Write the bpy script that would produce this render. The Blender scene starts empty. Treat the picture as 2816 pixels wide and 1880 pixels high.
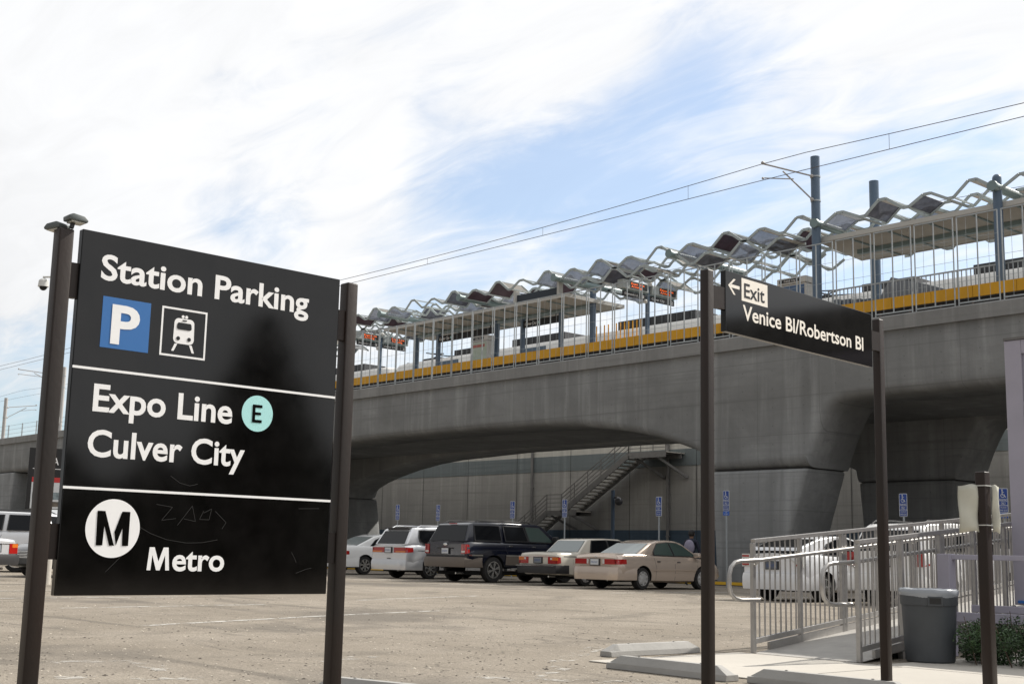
import bpy, bmesh, math, random
from mathutils import Vector, Matrix
PI = math.pi
R = math.radians
random.seed(7)
sc = bpy.context.scene
col = sc.collection

# ------------------------------------------------------------------ camera
cam_d = bpy.data.cameras.new('camera')
cam_d.sensor_width = 36.0
cam_d.lens = 44.75
cam_d.clip_start = 0.1
cam_d.clip_end = 3000
cam = bpy.data.objects.new('camera', cam_d)
col.objects.link(cam)
AZ, ROLL, PITCH = R(138.4), R(1.27), math.atan(483 / 2920)
fw = Vector((math.cos(AZ) * math.cos(PITCH), math.sin(AZ) * math.cos(PITCH), math.sin(PITCH)))
rt = Vector((math.sin(AZ), -math.cos(AZ), 0))
up = rt.cross(fw)
rr = rt * math.cos(ROLL) + up * math.sin(ROLL)
uu = -rt * math.sin(ROLL) + up * math.cos(ROLL)
m3 = Matrix((rr, uu, -fw)).transposed()
cam.matrix_world = Matrix.Translation((0, 0, 0.9)) @ m3.to_4x4()
sc.camera = cam

# ------------------------------------------------------------------ light
SUN = Vector((0.22, 1.10, 1.0)).normalized()          # direction towards the sun
SUN_EL = math.asin(SUN.z)
SUN_AZ = math.atan2(SUN.x, SUN.y)                     # clockwise from +Y
sun_d = bpy.data.lights.new('sun', 'SUN')
sun_d.energy = 4.9
sun_d.angle = R(0.55)
sun_d.color = (1.0, 0.95, 0.87)
sun = bpy.data.objects.new('sun', sun_d)
sun.rotation_euler = SUN.to_track_quat('Z', 'Y').to_euler()
sun.location = SUN * 60
col.objects.link(sun)

world = bpy.data.worlds.new('World')
sc.world = world
world.use_nodes = True
nt = world.node_tree
nt.nodes.clear()


def N(t, typ, **kw):
    n = t.nodes.new(typ)
    for k, v in kw.items():
        setattr(n, k, v)
    return n


def math_n(t, op, a, b=None, c=None, clamp=False):
    n = t.nodes.new('ShaderNodeMath')
    n.operation = op
    n.use_clamp = clamp
    for i, v in enumerate((a, b, c)):
        if v is None:
            continue
        if isinstance(v, (int, float)):
            n.inputs[i].default_value = v
        else:
            t.links.new(v, n.inputs[i])
    return n.outputs[0]


def build_world():
    t = nt
    L = t.links.new
    out = N(t, 'ShaderNodeOutputWorld')
    bg = N(t, 'ShaderNodeBackground')
    bg.inputs['Strength'].default_value = 0.13
    L(bg.outputs[0], out.inputs[0])
    sky = N(t, 'ShaderNodeTexSky')
    sky.sky_type = 'NISHITA'
    sky.sun_disc = False
    sky.sun_elevation = SUN_EL
    sky.sun_rotation = SUN_AZ
    sky.air_density = 1.0
    sky.dust_density = 1.2
    sky.ozone_density = 1.0
    tc = N(t, 'ShaderNodeTexCoord')
    sep = N(t, 'ShaderNodeSeparateXYZ')
    L(tc.outputs['Generated'], sep.inputs[0])
    # the cloud deck lies on a high plane: direction / height
    zz = math_n(t, 'ADD', math_n(t, 'MAXIMUM', sep.outputs[2], 0.0), 0.16)
    px = math_n(t, 'DIVIDE', sep.outputs[0], zz)
    py = math_n(t, 'DIVIDE', sep.outputs[1], zz)
    cmb = N(t, 'ShaderNodeCombineXYZ')
    L(px, cmb.inputs[0])
    L(py, cmb.inputs[1])
    mp = N(t, 'ShaderNodeMapping')
    mp.inputs['Rotation'].default_value = (0, 0, R(-35))
    mp.inputs['Scale'].default_value = (0.8, 1.9, 1)
    L(cmb.outputs[0], mp.inputs[0])
    n1 = N(t, 'ShaderNodeTexNoise')
    n1.inputs['Scale'].default_value = 1.1
    n1.inputs['Detail'].default_value = 9
    n1.inputs['Roughness'].default_value = 0.58
    n1.inputs['Distortion'].default_value = 0.5
    L(mp.outputs[0], n1.inputs['Vector'])
    n2 = N(t, 'ShaderNodeTexNoise')
    n2.inputs['Scale'].default_value = 4.2
    n2.inputs['Detail'].default_value = 8
    n2.inputs['Roughness'].default_value = 0.6
    n2.inputs['Distortion'].default_value = 0.9
    L(mp.outputs[0], n2.inputs['Vector'])
    # ragged directions so the clear patches have torn edges
    ns = N(t, 'ShaderNodeTexNoise')
    ns.inputs['Scale'].default_value = 5.0
    ns.inputs['Detail'].default_value = 6
    L(tc.outputs['Generated'], ns.inputs['Vector'])
    vm = N(t, 'ShaderNodeVectorMath', operation='SUBTRACT')
    L(ns.outputs['Color'], vm.inputs[0])
    vm.inputs[1].default_value = (0.5, 0.5, 0.5)
    vs = N(t, 'ShaderNodeVectorMath', operation='SCALE')
    L(vm.outputs[0], vs.inputs[0])
    vs.inputs['Scale'].default_value = 0.17
    va = N(t, 'ShaderNodeVectorMath', operation='ADD')
    L(tc.outputs['Generated'], va.inputs[0])
    L(vs.outputs[0], va.inputs[1])
    val = math_n(t, 'ADD', math_n(t, 'MULTIPLY', n1.outputs['Fac'], 0.75), math_n(t, 'MULTIPLY', n2.outputs['Fac'], 0.5))
    # (direction, radius, weight): where the deck is open (-) or thick (+)
    blobs = [((-0.857, 0.458, 0.237), 0.06, -0.27), ((-0.735, 0.604, 0.312), 0.10, -0.22), ((-0.66, 0.684, 0.305), 0.09, -0.22),
             ((-0.579, 0.716, 0.391), 0.12, -0.30), ((-0.46, 0.819, 0.343), 0.12, -0.16), ((-0.515, 0.816, 0.26), 0.20, -0.24),
             ((-0.649, 0.722, 0.239), 0.17, -0.26), ((-0.771, 0.604, 0.19), 0.13, -0.20), ((-0.712, 0.64, 0.287), 0.07, -0.12),
             ((-0.836, 0.457, 0.304), 0.09, -0.18), ((-0.93, 0.35, 0.10), 0.14, -0.34), ((-0.45, 0.88, 0.15), 0.22, -0.16),
             ((-0.88, 0.30, 0.38), 0.32, 0.14), ((-0.62, 0.66, 0.45), 0.09, 0.08), ((-0.40, 0.80, 0.47), 0.22, 0.30), ((-0.50, 0.76, 0.43), 0.14, 0.16)]
    for d, r, w in blobs:
        di = N(t, 'ShaderNodeVectorMath', operation='DISTANCE')
        L(va.outputs[0], di.inputs[0])
        di.inputs[1].default_value = Vector(d).normalized()
        mr = N(t, 'ShaderNodeMapRange')
        mr.interpolation_type = 'SMOOTHSTEP'
        L(di.outputs['Value'], mr.inputs[0])
        mr.inputs[1].default_value = r
        mr.inputs[2].default_value = r * 0.15
        mr.inputs[3].default_value = 0
        mr.inputs[4].default_value = w * 0.9
        val = math_n(t, 'ADD', val, mr.outputs[0])
    mr = N(t, 'ShaderNodeMapRange')
    mr.interpolation_type = 'SMOOTHSTEP'
    L(val, mr.inputs[0])
    mr.inputs[1].default_value = 0.22
    mr.inputs[2].default_value = 0.60
    mr.inputs[3].default_value = 0.30
    mr.inputs[4].default_value = 0.985
    # clouds shine brighter towards the sun
    dt = N(t, 'ShaderNodeVectorMath', operation='DOT_PRODUCT')
    L(tc.outputs['Generated'], dt.inputs[0])
    dt.inputs[1].default_value = SUN
    br = N(t, 'ShaderNodeMapRange')
    L(dt.outputs['Value'], br.inputs[0])
    br.interpolation_type = 'SMOOTHSTEP'
    br.inputs[1].default_value = -0.25
    br.inputs[2].default_value = 0.38
    br.inputs[3].default_value = CLOUD_LO
    br.inputs[4].default_value = CLOUD_HI
    bv = math_n(t, 'MULTIPLY', br.outputs[0], math_n(t, 'ADD', math_n(t, 'MULTIPLY', n2.outputs['Fac'], 0.22), 0.90))
    cc = N(t, 'ShaderNodeCombineColor')
    L(math_n(t, 'MULTIPLY', bv, 0.985), cc.inputs[0])
    L(math_n(t, 'MULTIPLY', bv, 0.99), cc.inputs[1])
    L(bv, cc.inputs[2])
    sg = N(t, 'ShaderNodeVectorMath', operation='MULTIPLY')
    L(sky.outputs[0], sg.inputs[0])
    sg.inputs[1].default_value = (0.86, 1.0, 1.1)
    mx = N(t, 'ShaderNodeMix', data_type='RGBA')
    L(mr.outputs[0], mx.inputs[0])
    L(sg.outputs[0], mx.inputs[6])
    L(cc.outputs[0], mx.inputs[7])
    L(mx.outputs[2], bg.inputs[0])


CLOUD_LO, CLOUD_HI, SKY_GAIN = 2.7, 6.6, 1.0
build_world()
sc.view_settings.view_transform = 'Standard'
sc.view_settings.look = 'None'
sc.view_settings.exposure = 0.22
sc.view_settings.gamma = 1.0
sc.cycles.max_bounces = 6
sc.cycles.diffuse_bounces = 2
sc.cycles.transparent_max_bounces = 12


# ------------------------------------------------------------------ helpers
def mat(name, c, rough=0.6, metal=0.0, spec=0.5, var=0.0, vscale=3.0, bump=0.0, bscale=40.0, coat=0.0, emit=None, alpha=None, vstretch=(1, 1, 1), rvar=0.0, c2=None):
    m = bpy.data.materials.new(name)
    m.use_nodes = True
    t = m.node_tree
    p = t.nodes['Principled BSDF']
    L = t.links.new
    p.inputs['Base Color'].default_value = (*c, 1)
    p.inputs['Roughness'].default_value = rough
    p.inputs['Metallic'].default_value = metal
    p.inputs['Specular IOR Level'].default_value = spec
    if coat:
        p.inputs['Coat Weight'].default_value = coat
        p.inputs['Coat Roughness'].default_value = 0.04
    if emit:
        p.inputs['Emission Color'].default_value = (*emit[0], 1)
        p.inputs['Emission Strength'].default_value = emit[1]
    if var or bump or rvar:
        tc = N(t, 'ShaderNodeTexCoord')
        mp = N(t, 'ShaderNodeMapping')
        mp.inputs['Scale'].default_value = vstretch
        L(tc.outputs['Object'], mp.inputs[0])
        n = N(t, 'ShaderNodeTexNoise')
        n.inputs['Scale'].default_value = vscale
        n.inputs['Detail'].default_value = 7
        n.inputs['Roughness'].default_value = 0.6
        L(mp.outputs[0], n.inputs['Vector'])
        if var:
            mx = N(t, 'ShaderNodeMix', data_type='RGBA')
            mr = N(t, 'ShaderNodeMapRange')
            L(n.outputs['Fac'], mr.inputs[0])
            mr.inputs[1].default_value = 0.3
            mr.inputs[2].default_value = 0.7
            L(mr.outputs[0], mx.inputs[0])
            lo = c2 if c2 else tuple(x * (1 - var) for x in c)
            hi = c if c2 else tuple(min(1, x * (1 + var * 0.7)) for x in c)
            mx.inputs[6].default_value = (*lo, 1)
            mx.inputs[7].default_value = (*hi, 1)
            L(mx.outputs[2], p.inputs['Base Color'])
        if rvar:
            mr = N(t, 'ShaderNodeMapRange')
            L(n.outputs['Fac'], mr.inputs[0])
            mr.inputs[3].default_value = max(0, rough - rvar)
            mr.inputs[4].default_value = min(1, rough + rvar)
            L(mr.outputs[0], p.inputs['Roughness'])
        if bump:
            n2 = N(t, 'ShaderNodeTexNoise')
            n2.inputs['Scale'].default_value = bscale
            n2.inputs['Detail'].default_value = 5
            L(mp.outputs[0], n2.inputs['Vector'])
            b = N(t, 'ShaderNodeBump')
            b.inputs['Strength'].default_value = bump
            b.inputs['Distance'].default_value = 0.02
            L(n2.outputs['Fac'], b.inputs['Height'])
            L(b.outputs[0], p.inputs['Normal'])
    return m


M = {}


def origin_of(p):
    mw = Matrix.Identity(4)
    chain = []
    while p is not None:
        chain.append(p)
        p = p.parent
    for q in reversed(chain):
        mw = mw @ (Matrix.Translation(q.location) @ q.rotation_euler.to_matrix().to_4x4())
    return mw


class MB:
    """collects faces; build() links them as ONE mesh object"""

    def __init__(s):
        s.v, s.f, s.mi = [], [], []
        s.xf = None

    def add(s, vs, fs, mi=0):
        o = len(s.v)
        s.v += [tuple(x) for x in vs]
        s.f += [tuple(i + o for i in f) for f in fs]
        s.mi += [mi] * len(fs)
        return s

    def box(s, a, b, mi=0):
        x0, y0, z0 = a
        x1, y1, z1 = b
        v = [(x0, y0, z0), (x1, y0, z0), (x1, y1, z0), (x0, y1, z0), (x0, y0, z1), (x1, y0, z1), (x1, y1, z1), (x0, y1, z1)]
        f = [(0, 3, 2, 1), (4, 5, 6, 7), (0, 1, 5, 4), (1, 2, 6, 5), (2, 3, 7, 6), (3, 0, 4, 7)]
        return s.add(v, f, mi)

    def beam(s, p0, p1, w, h, mi=0, upv=(0, 0, 1)):
        p0, p1 = Vector(p0), Vector(p1)
        d = (p1 - p0).normalized()
        u = Vector(upv)
        if abs(d.dot(u)) > 0.98:
            u = Vector((0, 1, 0))
        a = d.cross(u).normalized() * (w / 2)
        b = a.cross(d).normalized() * (h / 2)
        v = []
        for p in (p0, p1):
            v += [p - a - b, p + a - b, p + a + b, p - a + b]
        return s.add(v, [(0, 1, 2, 3), (4, 7, 6, 5), (0, 4, 5, 1), (1, 5, 6, 2), (2, 6, 7, 3), (3, 7, 4, 0)], mi)

    def tube(s, p0, p1, r0, r1=None, n=10, mi=0, cap=True):
        r1 = r0 if r1 is None else r1
        p0, p1 = Vector(p0), Vector(p1)
        d = (p1 - p0).normalized()
        u = Vector((0, 0, 1)) if abs(d.z) < 0.9 else Vector((1, 0, 0))
        a = d.cross(u).normalized()
        b = a.cross(d).normalized()
        v = []
        for p, r in ((p0, r0), (p1, r1)):
            for i in range(n):
                t = 2 * PI * i / n
                v.append(p + a * (r * math.cos(t)) + b * (r * math.sin(t)))
        f = [(i, n + i, n + (i + 1) % n, (i + 1) % n) for i in range(n)]
        if cap:
            f += [tuple(range(n)), tuple(range(2 * n - 1, n - 1, -1))]
        return s.add(v, f, mi)

    def path(s, pts, r, n=8, mi=0):
        pts = [Vector(p) for p in pts]
        rings = []
        ref = Vector((0, 0, 1))
        for i, p in enumerate(pts):
            if i == 0:
                d = pts[1] - pts[0]
            elif i == len(pts) - 1:
                d = pts[-1] - pts[-2]
            else:
                d = (pts[i + 1] - pts[i]).normalized() + (pts[i] - pts[i - 1]).normalized()
            d = d.normalized()
            rf = ref if abs(d.dot(ref)) < 0.93 else Vector((1, 0, 0))
            if i == 0:
                a = d.cross(rf).normalized()
            else:
                a = (a - d * a.dot(d)).normalized()
            b = a.cross(d)
            rings.append([p + a * (r * math.cos(2 * PI * k / n)) + b * (r * math.sin(2 * PI * k / n)) for k in range(n)])
        v = [q for rg in rings for q in rg]
        f = []
        for i in range(len(pts) - 1):
            for k in range(n):
                f.append((i * n + k, (i + 1) * n + k, (i + 1) * n + (k + 1) % n, i * n + (k + 1) % n))
        f += [tuple(range(n)), tuple(range(len(v) - 1, len(v) - n - 1, -1))]
        return s.add(v, f, mi)

    def prism(s, poly, fn0, fn1, mi=0):
        """poly 2-D points; fn0/fn1 map a point to the two 3-D sides"""
        n = len(poly)
        v = [fn0(*p) for p in poly] + [fn1(*p) for p in poly]
        f = [tuple(range(n - 1, -1, -1)), tuple(range(n, 2 * n))]
        f += [(i, (i + 1) % n, n + (i + 1) % n, n + i) for i in range(n)]
        return s.add(v, f, mi)

    def lathe(s, prof, c, axis='z', n=24, mi=0):
        """prof: (r, h) pairs"""
        v = []
        for r, h in prof:
            for i in range(n):
                t = 2 * PI * i / n
                q = (r * math.cos(t), r * math.sin(t), h)
                if axis == 'x':
                    q = (q[2], q[0], q[1])
                elif axis == 'y':
                    q = (q[0], q[2], q[1])
                v.append((q[0] + c[0], q[1] + c[1], q[2] + c[2]))
        f = []
        for j in range(len(prof) - 1):
            for i in range(n):
                f.append((j * n + i, j * n + (i + 1) % n, (j + 1) * n + (i + 1) % n, (j + 1) * n + i))
        if prof[0][0] > 1e-5:
            f.append(tuple(range(n - 1, -1, -1)))
        if prof[-1][0] > 1e-5:
            f.append(tuple(range((len(prof) - 1) * n, len(prof) * n)))
        return s.add(v, f, mi)

    def sphere(s, c, r, n=12, m=8, mi=0, sx=1, sy=1, sz=1, half=False):
        prof = []
        lo = 0 if half else -PI / 2
        for j in range(m + 1):
            t = lo + (PI / 2 - lo) * j / m
            prof.append((max(1e-6, r * math.cos(t)), r * math.sin(t)))
        o = len(s.v)
        s.lathe(prof, (0, 0, 0), 'z', n, mi)
        for i in range(o, len(s.v)):
            x, y, z = s.v[i]
            s.v[i] = (x * sx + c[0], y * sy + c[1], z * sz + c[2])
        return s

    def build(s, name, mats, parent=None, smooth=False, ang=35, bevel=0, world=False, segs=2):
        me = bpy.data.meshes.new(name)
        vs = s.v
        if world and parent is not None:
            inv = origin_of(parent).inverted()
            vs = [tuple(inv @ Vector(p)) for p in vs]
        me.from_pydata(vs, [], s.f)
        if not isinstance(mats, (list, tuple)):
            mats = [mats]
        for m in mats:
            me.materials.append(m)
        for p, mi in zip(me.polygons, s.mi):
            p.material_index = mi
        bm = bmesh.new()
        bm.from_mesh(me)
        bmesh.ops.remove_doubles(bm, verts=bm.verts, dist=1e-5)
        bmesh.ops.recalc_face_normals(bm, faces=bm.faces)
        if bevel:
            es = [e for e in bm.edges if len(e.link_faces) == 2 and e.calc_face_angle(0) > R(28)]
            bmesh.ops.bevel(bm, geom=es, offset=bevel, segments=segs, profile=0.5, affect='EDGES', clamp_overlap=True)
        bm.to_mesh(me)
        bm.free()
        if smooth:
            me.shade_smooth()
            me.set_sharp_from_angle(angle=R(ang))
        o = bpy.data.objects.new(name, me)
        col.objects.link(o)
        o.parent = parent
        return o


def tag(o, label=None, cat=None, group=None, kind=None):
    if label:
        o['label'] = label
    if cat:
        o['category'] = cat
    if group:
        o['group'] = group
    if kind:
        o['kind'] = kind
    return o


def empty(name, loc=(0, 0, 0), rz=0, label=None, cat=None, group=None):
    o = bpy.data.objects.new(name, None)
    o.empty_display_size = 0.2
    col.objects.link(o)
    o.location = loc
    o.rotation_euler = (0, 0, rz)
    return tag(o, label, cat, group)


def copy_tree(o, parent=None):
    c = o.copy()
    col.objects.link(c)
    c.parent = parent
    for ch in list(o.children):
        copy_tree(ch, c)
    return c


def text_mesh(body, offset=0.02):
    """outline of built-in lettering as (verts, faces, width) with cap height 1"""
    cu = bpy.data.curves.new('lettering', 'FONT')
    cu.body = body
    cu.offset = offset
    cu.resolution_u = 4
    o = bpy.data.objects.new('lettering', cu)
    col.objects.link(o)
    dg = bpy.context.evaluated_depsgraph_get()
    me = bpy.data.meshes.new_from_object(o.evaluated_get(dg))
    vs = [tuple(v.co) for v in me.vertices]
    fs = [tuple(p.vertices) for p in me.polygons]
    bpy.data.objects.remove(o)
    bpy.data.curves.remove(cu)
    bpy.data.meshes.remove(me)
    return vs, fs


def put_text(mb, body, f, u0, u1, v0, vcap, mi=0, offset=0.02, cap=0.70, keep=False):
    """lay text so that it spans u0..u1 with baseline v0 and capitals up to vcap; f(u, v) gives 3-D"""
    vs, fs = text_mesh(body, offset)
    if not vs:
        return
    xa, xb = min(v[0] for v in vs), max(v[0] for v in vs)
    sx = (u1 - u0) / (xb - xa)
    sy = (vcap - v0) / cap
    pts = [f(u0 + (v[0] - xa) * sx, v0 + v[1] * sy) for v in vs]
    mb.add(pts, fs, mi)

# ------------------------------------------------------------------ materials
def ground_mat():
    m = bpy.data.materials.new('dusty_asphalt')
    m.use_nodes = True
    t = m.node_tree
    L = t.links.new
    p = t.nodes['Principled BSDF']
    p.inputs['Roughness'].default_value = 0.93
    p.inputs['Specular IOR Level'].default_value = 0.25
    tc = N(t, 'ShaderNodeTexCoord')

    def noise(s, d=6, r=0.6, dist=0, sc3=(1, 1, 1), rz=0):
        mp = N(t, 'ShaderNodeMapping')
        mp.inputs['Scale'].default_value = sc3
        mp.inputs['Rotation'].default_value = (0, 0, rz)
        L(tc.outputs['Object'], mp.inputs[0])
        n = N(t, 'ShaderNodeTexNoise')
        n.inputs['Scale'].default_value = s
        n.inputs['Detail'].default_value = d
        n.inputs['Roughness'].default_value = r
        n.inputs['Distortion'].default_value = dist
        L(mp.outputs[0], n.inputs['Vector'])
        return n.outputs['Fac']

    def ramp(f, a, b, lo=0.0, hi=1.0):
        r = N(t, 'ShaderNodeMapRange')
        r.interpolation_type = 'SMOOTHSTEP'
        L(f, r.inputs[0])
        r.inputs[1].default_value, r.inputs[2].default_value = a, b
        r.inputs[3].default_value, r.inputs[4].default_value = lo, hi
        return r.outputs[0]

    def mix(fac, a, b):
        x = N(t, 'ShaderNodeMix', data_type='RGBA')
        L(fac, x.inputs[0])
        for i, c in ((6, a), (7, b)):
            if isinstance(c, tuple):
                x.inputs[i].default_value = (*c, 1)
            else:
                L(c, x.inputs[i])
        return x.outputs[2]
    base = mix(ramp(noise(0.35, 7), 0.32, 0.68), (0.285, 0.247, 0.198), (0.40, 0.352, 0.292))
    base = mix(ramp(noise(2.2, 8, 0.7), 0.35, 0.75, 0, 0.6), base, (0.22, 0.190, 0.152))
    # worn tyre tracks and bare asphalt showing through the dust
    tr = noise(0.8, 8, 0.62, 0.8, (0.35, 2.4, 1), R(50))
    base = mix(ramp(tr, 0.52, 0.70, 0, 0.75), base, (0.14, 0.125, 0.105))
    pt = noise(0.16, 5, 0.6, 0.3)
    base = mix(ramp(pt, 0.54, 0.66, 0, 0.75), base, (0.135, 0.122, 0.106))
    # pale scuffs of old paint
    sc_ = noise(1.9, 9, 0.75, 0.5, (0.5, 3.2, 1), R(52))
    base = mix(ramp(sc_, 0.64, 0.74, 0, 0.45), base, (0.50, 0.47, 0.42))
    fine = noise(38, 4, 0.7)
    base = mix(ramp(fine, 0.3, 0.7, 0, 0.7), base, (0.14, 0.122, 0.10))
    v = N(t, 'ShaderNodeTexVoronoi')
    v.inputs['Scale'].default_value = 9
    L(tc.outputs['Object'], v.inputs['Vector'])
    base = mix(ramp(v.outputs['Distance'], 0.14, 0.04, 0, 0.7), base, (0.14, 0.12, 0.1))
    v2 = N(t, 'ShaderNodeTexVoronoi')
    v2.feature = 'DISTANCE_TO_EDGE'
    v2.inputs['Scale'].default_value = 0.33
    wv = N(t, 'ShaderNodeVectorMath', operation='ADD')
    nn_ = N(t, 'ShaderNodeTexNoise')
    nn_.inputs['Scale'].default_value = 1.6
    nn_.inputs['Detail'].default_value = 6
    L(tc.outputs['Object'], nn_.inputs['Vector'])
    L(tc.outputs['Object'], wv.inputs[0])
    L(nn_.outputs['Color'], wv.inputs[1])
    L(wv.outputs[0], v2.inputs['Vector'])
    base = mix(ramp(v2.outputs['Distance'], 0.006, 0.0015, 0, 0.55), base, (0.085, 0.075, 0.062))
    # curved tyre tracks
    wa = N(t, 'ShaderNodeTexWave')
    wa.wave_type = 'RINGS'
    wa.rings_direction = 'Z'
    wa.inputs['Scale'].default_value = 0.11
    wa.inputs['Distortion'].default_value = 1.2
    mpw = N(t, 'ShaderNodeMapping')
    mpw.inputs['Location'].default_value = (31, -8, 0)
    L(tc.outputs['Object'], mpw.inputs[0])
    L(mpw.outputs[0], wa.inputs['Vector'])
    trk = math_n(t, 'MULTIPLY', ramp(wa.outputs['Fac'], 0.90, 0.985), ramp(noise(0.5, 5), 0.45, 0.6))
    base = mix(math_n(t, 'MULTIPLY', trk, 0.45), base, (0.13, 0.115, 0.095))
    L(base, p.inputs['Base Color'])
    b = N(t, 'ShaderNodeBump')
    b.inputs['Strength'].default_value = 0.7
    b.inputs['Distance'].default_value = 0.03
    add = math_n(t, 'ADD', noise(14, 6, 0.7), math_n(t, 'MULTIPLY', noise(60, 3, 0.7), 0.4))
    L(add, b.inputs['Height'])
    L(b.outputs[0], p.inputs['Normal'])
    return m


def concrete_mat(name, c=(0.325, 0.332, 0.332), streak=True, blotch=0.22, rough=0.85, lines_=False):
    m = bpy.data.materials.new(name)
    m.use_nodes = True
    t = m.node_tree
    L = t.links.new
    p = t.nodes['Principled BSDF']
    p.inputs['Roughness'].default_value = rough
    p.inputs['Specular IOR Level'].default_value = 0.3
    tc = N(t, 'ShaderNodeTexCoord')

    def noise(s, d, sc3=(1, 1, 1), dist=0.0, r=0.6):
        mp = N(t, 'ShaderNodeMapping')
        mp.inputs['Scale'].default_value = sc3
        L(tc.outputs['Object'], mp.inputs[0])
        n = N(t, 'ShaderNodeTexNoise')
        n.inputs['Scale'].default_value = s
        n.inputs['Detail'].default_value = d
        n.inputs['Roughness'].default_value = r
        n.inputs['Distortion'].default_value = dist
        L(mp.outputs[0], n.inputs['Vector'])
        return n.outputs['Fac']

    def dark(base, f, a, b, amt, k):
        r = N(t, 'ShaderNodeMapRange')
        L(f, r.inputs[0])
        r.inputs[1].default_value, r.inputs[2].default_value = a, b
        r.inputs[3].default_value, r.inputs[4].default_value = 0, amt
        x = N(t, 'ShaderNodeMix', data_type='RGBA')
        L(r.outputs[0], x.inputs[0])
        if isinstance(base, tuple):
            x.inputs[6].default_value = (*base, 1)
        else:
            L(base, x.inputs[6])
        x.inputs[7].default_value = (*[q * k for q in c], 1)
        return x.outputs[2]
    b = dark(c, noise(0.35, 8, dist=0.4), 0.36, 0.66, 0.9, 1 - blotch * 2.0)
    b = dark(b, noise(1.1, 7, (0.45, 1, 1.6), 0.6), 0.40, 0.68, 0.8, 1 - blotch * 1.3)
    if streak:
        b = dark(b, noise(0.9, 6, (1.6, 1, 0.12)), 0.52, 0.72, 0.6, 1.36)
        b = dark(b, noise(1.6, 7, (2.2, 1, 0.1), 0.3), 0.52, 0.72, 0.6, 0.62)
        b = dark(b, noise(2.0, 5, (0.06, 1, 3.0)), 0.54, 0.66, 0.5, 0.62)
    b = dark(b, noise(7, 6, r=0.75), 0.45, 0.8, 0.5, 0.78)
    if lines_:
        sp = N(t, 'ShaderNodeSeparateXYZ')
        L(tc.outputs['Object'], sp.inputs[0])
        cb = N(t, 'ShaderNodeCombineXYZ')
        L(sp.outputs[0], cb.inputs[0])
        L(sp.outputs[2], cb.inputs[1])
        br = N(t, 'ShaderNodeTexBrick')
        br.offset = 0.0
        br.inputs['Scale'].default_value = 1.0
        br.inputs['Mortar Size'].default_value = 0.014
        br.inputs['Mortar Smooth'].default_value = 0.3
        br.inputs['Brick Width'].default_value = 2.44
        br.inputs['Row Height'].default_value = 1.22
        L(cb.outputs[0], br.inputs['Vector'])
        b = dark(b, br.outputs['Fac'], 0.1, 0.8, 0.5, 0.5)
        # tie holes
        fx = math_n(t, 'ABSOLUTE', math_n(t, 'SUBTRACT', math_n(t, 'FRACT', math_n(t, 'DIVIDE', sp.outputs[0], 1.22)), 0.5))
        fz = math_n(t, 'ABSOLUTE', math_n(t, 'SUBTRACT', math_n(t, 'FRACT', math_n(t, 'DIVIDE', sp.outputs[2], 0.61)), 0.5))
        dd = math_n(t, 'ADD', math_n(t, 'POWER', fx, 2.0), math_n(t, 'POWER', math_n(t, 'MULTIPLY', fz, 0.5), 2.0))
        b = dark(b, math_n(t, 'LESS_THAN', dd, 0.00032), 0.0, 1.0, 0.55, 0.4)
    L(b, p.inputs['Base Color'])
    bp = N(t, 'ShaderNodeBump')
    bp.inputs['Strength'].default_value = 0.35
    bp.inputs['Distance'].default_value = 0.02
    L(noise(9, 8, r=0.7), bp.inputs['Height'])
    L(bp.outputs[0], p.inputs['Normal'])
    return m


M['ground'] = ground_mat()
M['conc'] = concrete_mat('viaduct_concrete', lines_=True)
M['conc_rail'] = concrete_mat('parapet_concrete', (0.30, 0.30, 0.295), True, 0.14)
M['pad'] = concrete_mat('pavement_concrete', (0.50, 0.47, 0.42), False, 0.10)
M['stop'] = concrete_mat('wheel_stop_concrete', (0.40, 0.39, 0.37), False, 0.16)
M['bronze'] = mat('bronze_paint', (0.017, 0.013, 0.011), 0.45, 0.0, 0.4, 0.35, 2.2, 0.05, 60, rvar=0.12, vstretch=(1, 1, 0.5), c2=(0.024, 0.013, 0.009))
M['blk'] = mat('gloss_black_enamel', (0.006, 0.0055, 0.0053), 0.08, 0, 0.46, 0.5, 6, 0, rvar=0.03)
M['blk2'] = mat('satin_black', (0.012, 0.012, 0.013), 0.35)
M['letter'] = mat('white_reflective_film', (0.95, 0.95, 0.95), 0.45, 0, 0.5, 0.03, 8)
M['letter_w'] = mat('warm_reflective_film', (0.96, 0.91, 0.82), 0.45, 0, 0.5, 0.03, 8)
M['blue_sq'] = mat('blue_film', (0.035, 0.16, 0.44), 0.4)
M['cyan'] = mat('aqua_film', (0.47, 0.88, 0.85), 0.4, 0, 0.5, 0.25, 300)
M['lamp_grey'] = mat('lamp_housing', (0.10, 0.115, 0.115), 0.4)
M['lens'] = mat('lamp_lens', (0.55, 0.55, 0.50), 0.25)
M['white_pl'] = mat('white_plastic', (0.62, 0.62, 0.60), 0.35)
M['galv'] = mat('galvanised_steel', (0.40, 0.43, 0.445), 0.45, 0.35, 0.5, 0.12, 12)
M['wave_fr'] = mat('pale_green_steel', (0.40, 0.45, 0.455), 0.6, 0.0, 0.5, 0.1, 6)
M['tube_st'] = mat('grey_green_tube', (0.20, 0.265, 0.27), 0.4, 0.1)
M['pole_blue'] = mat('blue_grey_paint', (0.105, 0.155, 0.225), 0.45, 0, 0.5, 0.08, 4)
M['mast'] = mat('pale_mast_steel', (0.42, 0.40, 0.38), 0.5, 0.2)
M['wire'] = mat('copper_wire', (0.10, 0.085, 0.075), 0.6)
M['yellow'] = mat('platform_yellow', (0.72, 0.36, 0.018), 0.6, 0, 0.4, 0.12, 2, vstretch=(1, 1, 0.3))
M['yel_paint'] = mat('yellow_paint', (0.75, 0.45, 0.03), 0.55)
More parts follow.
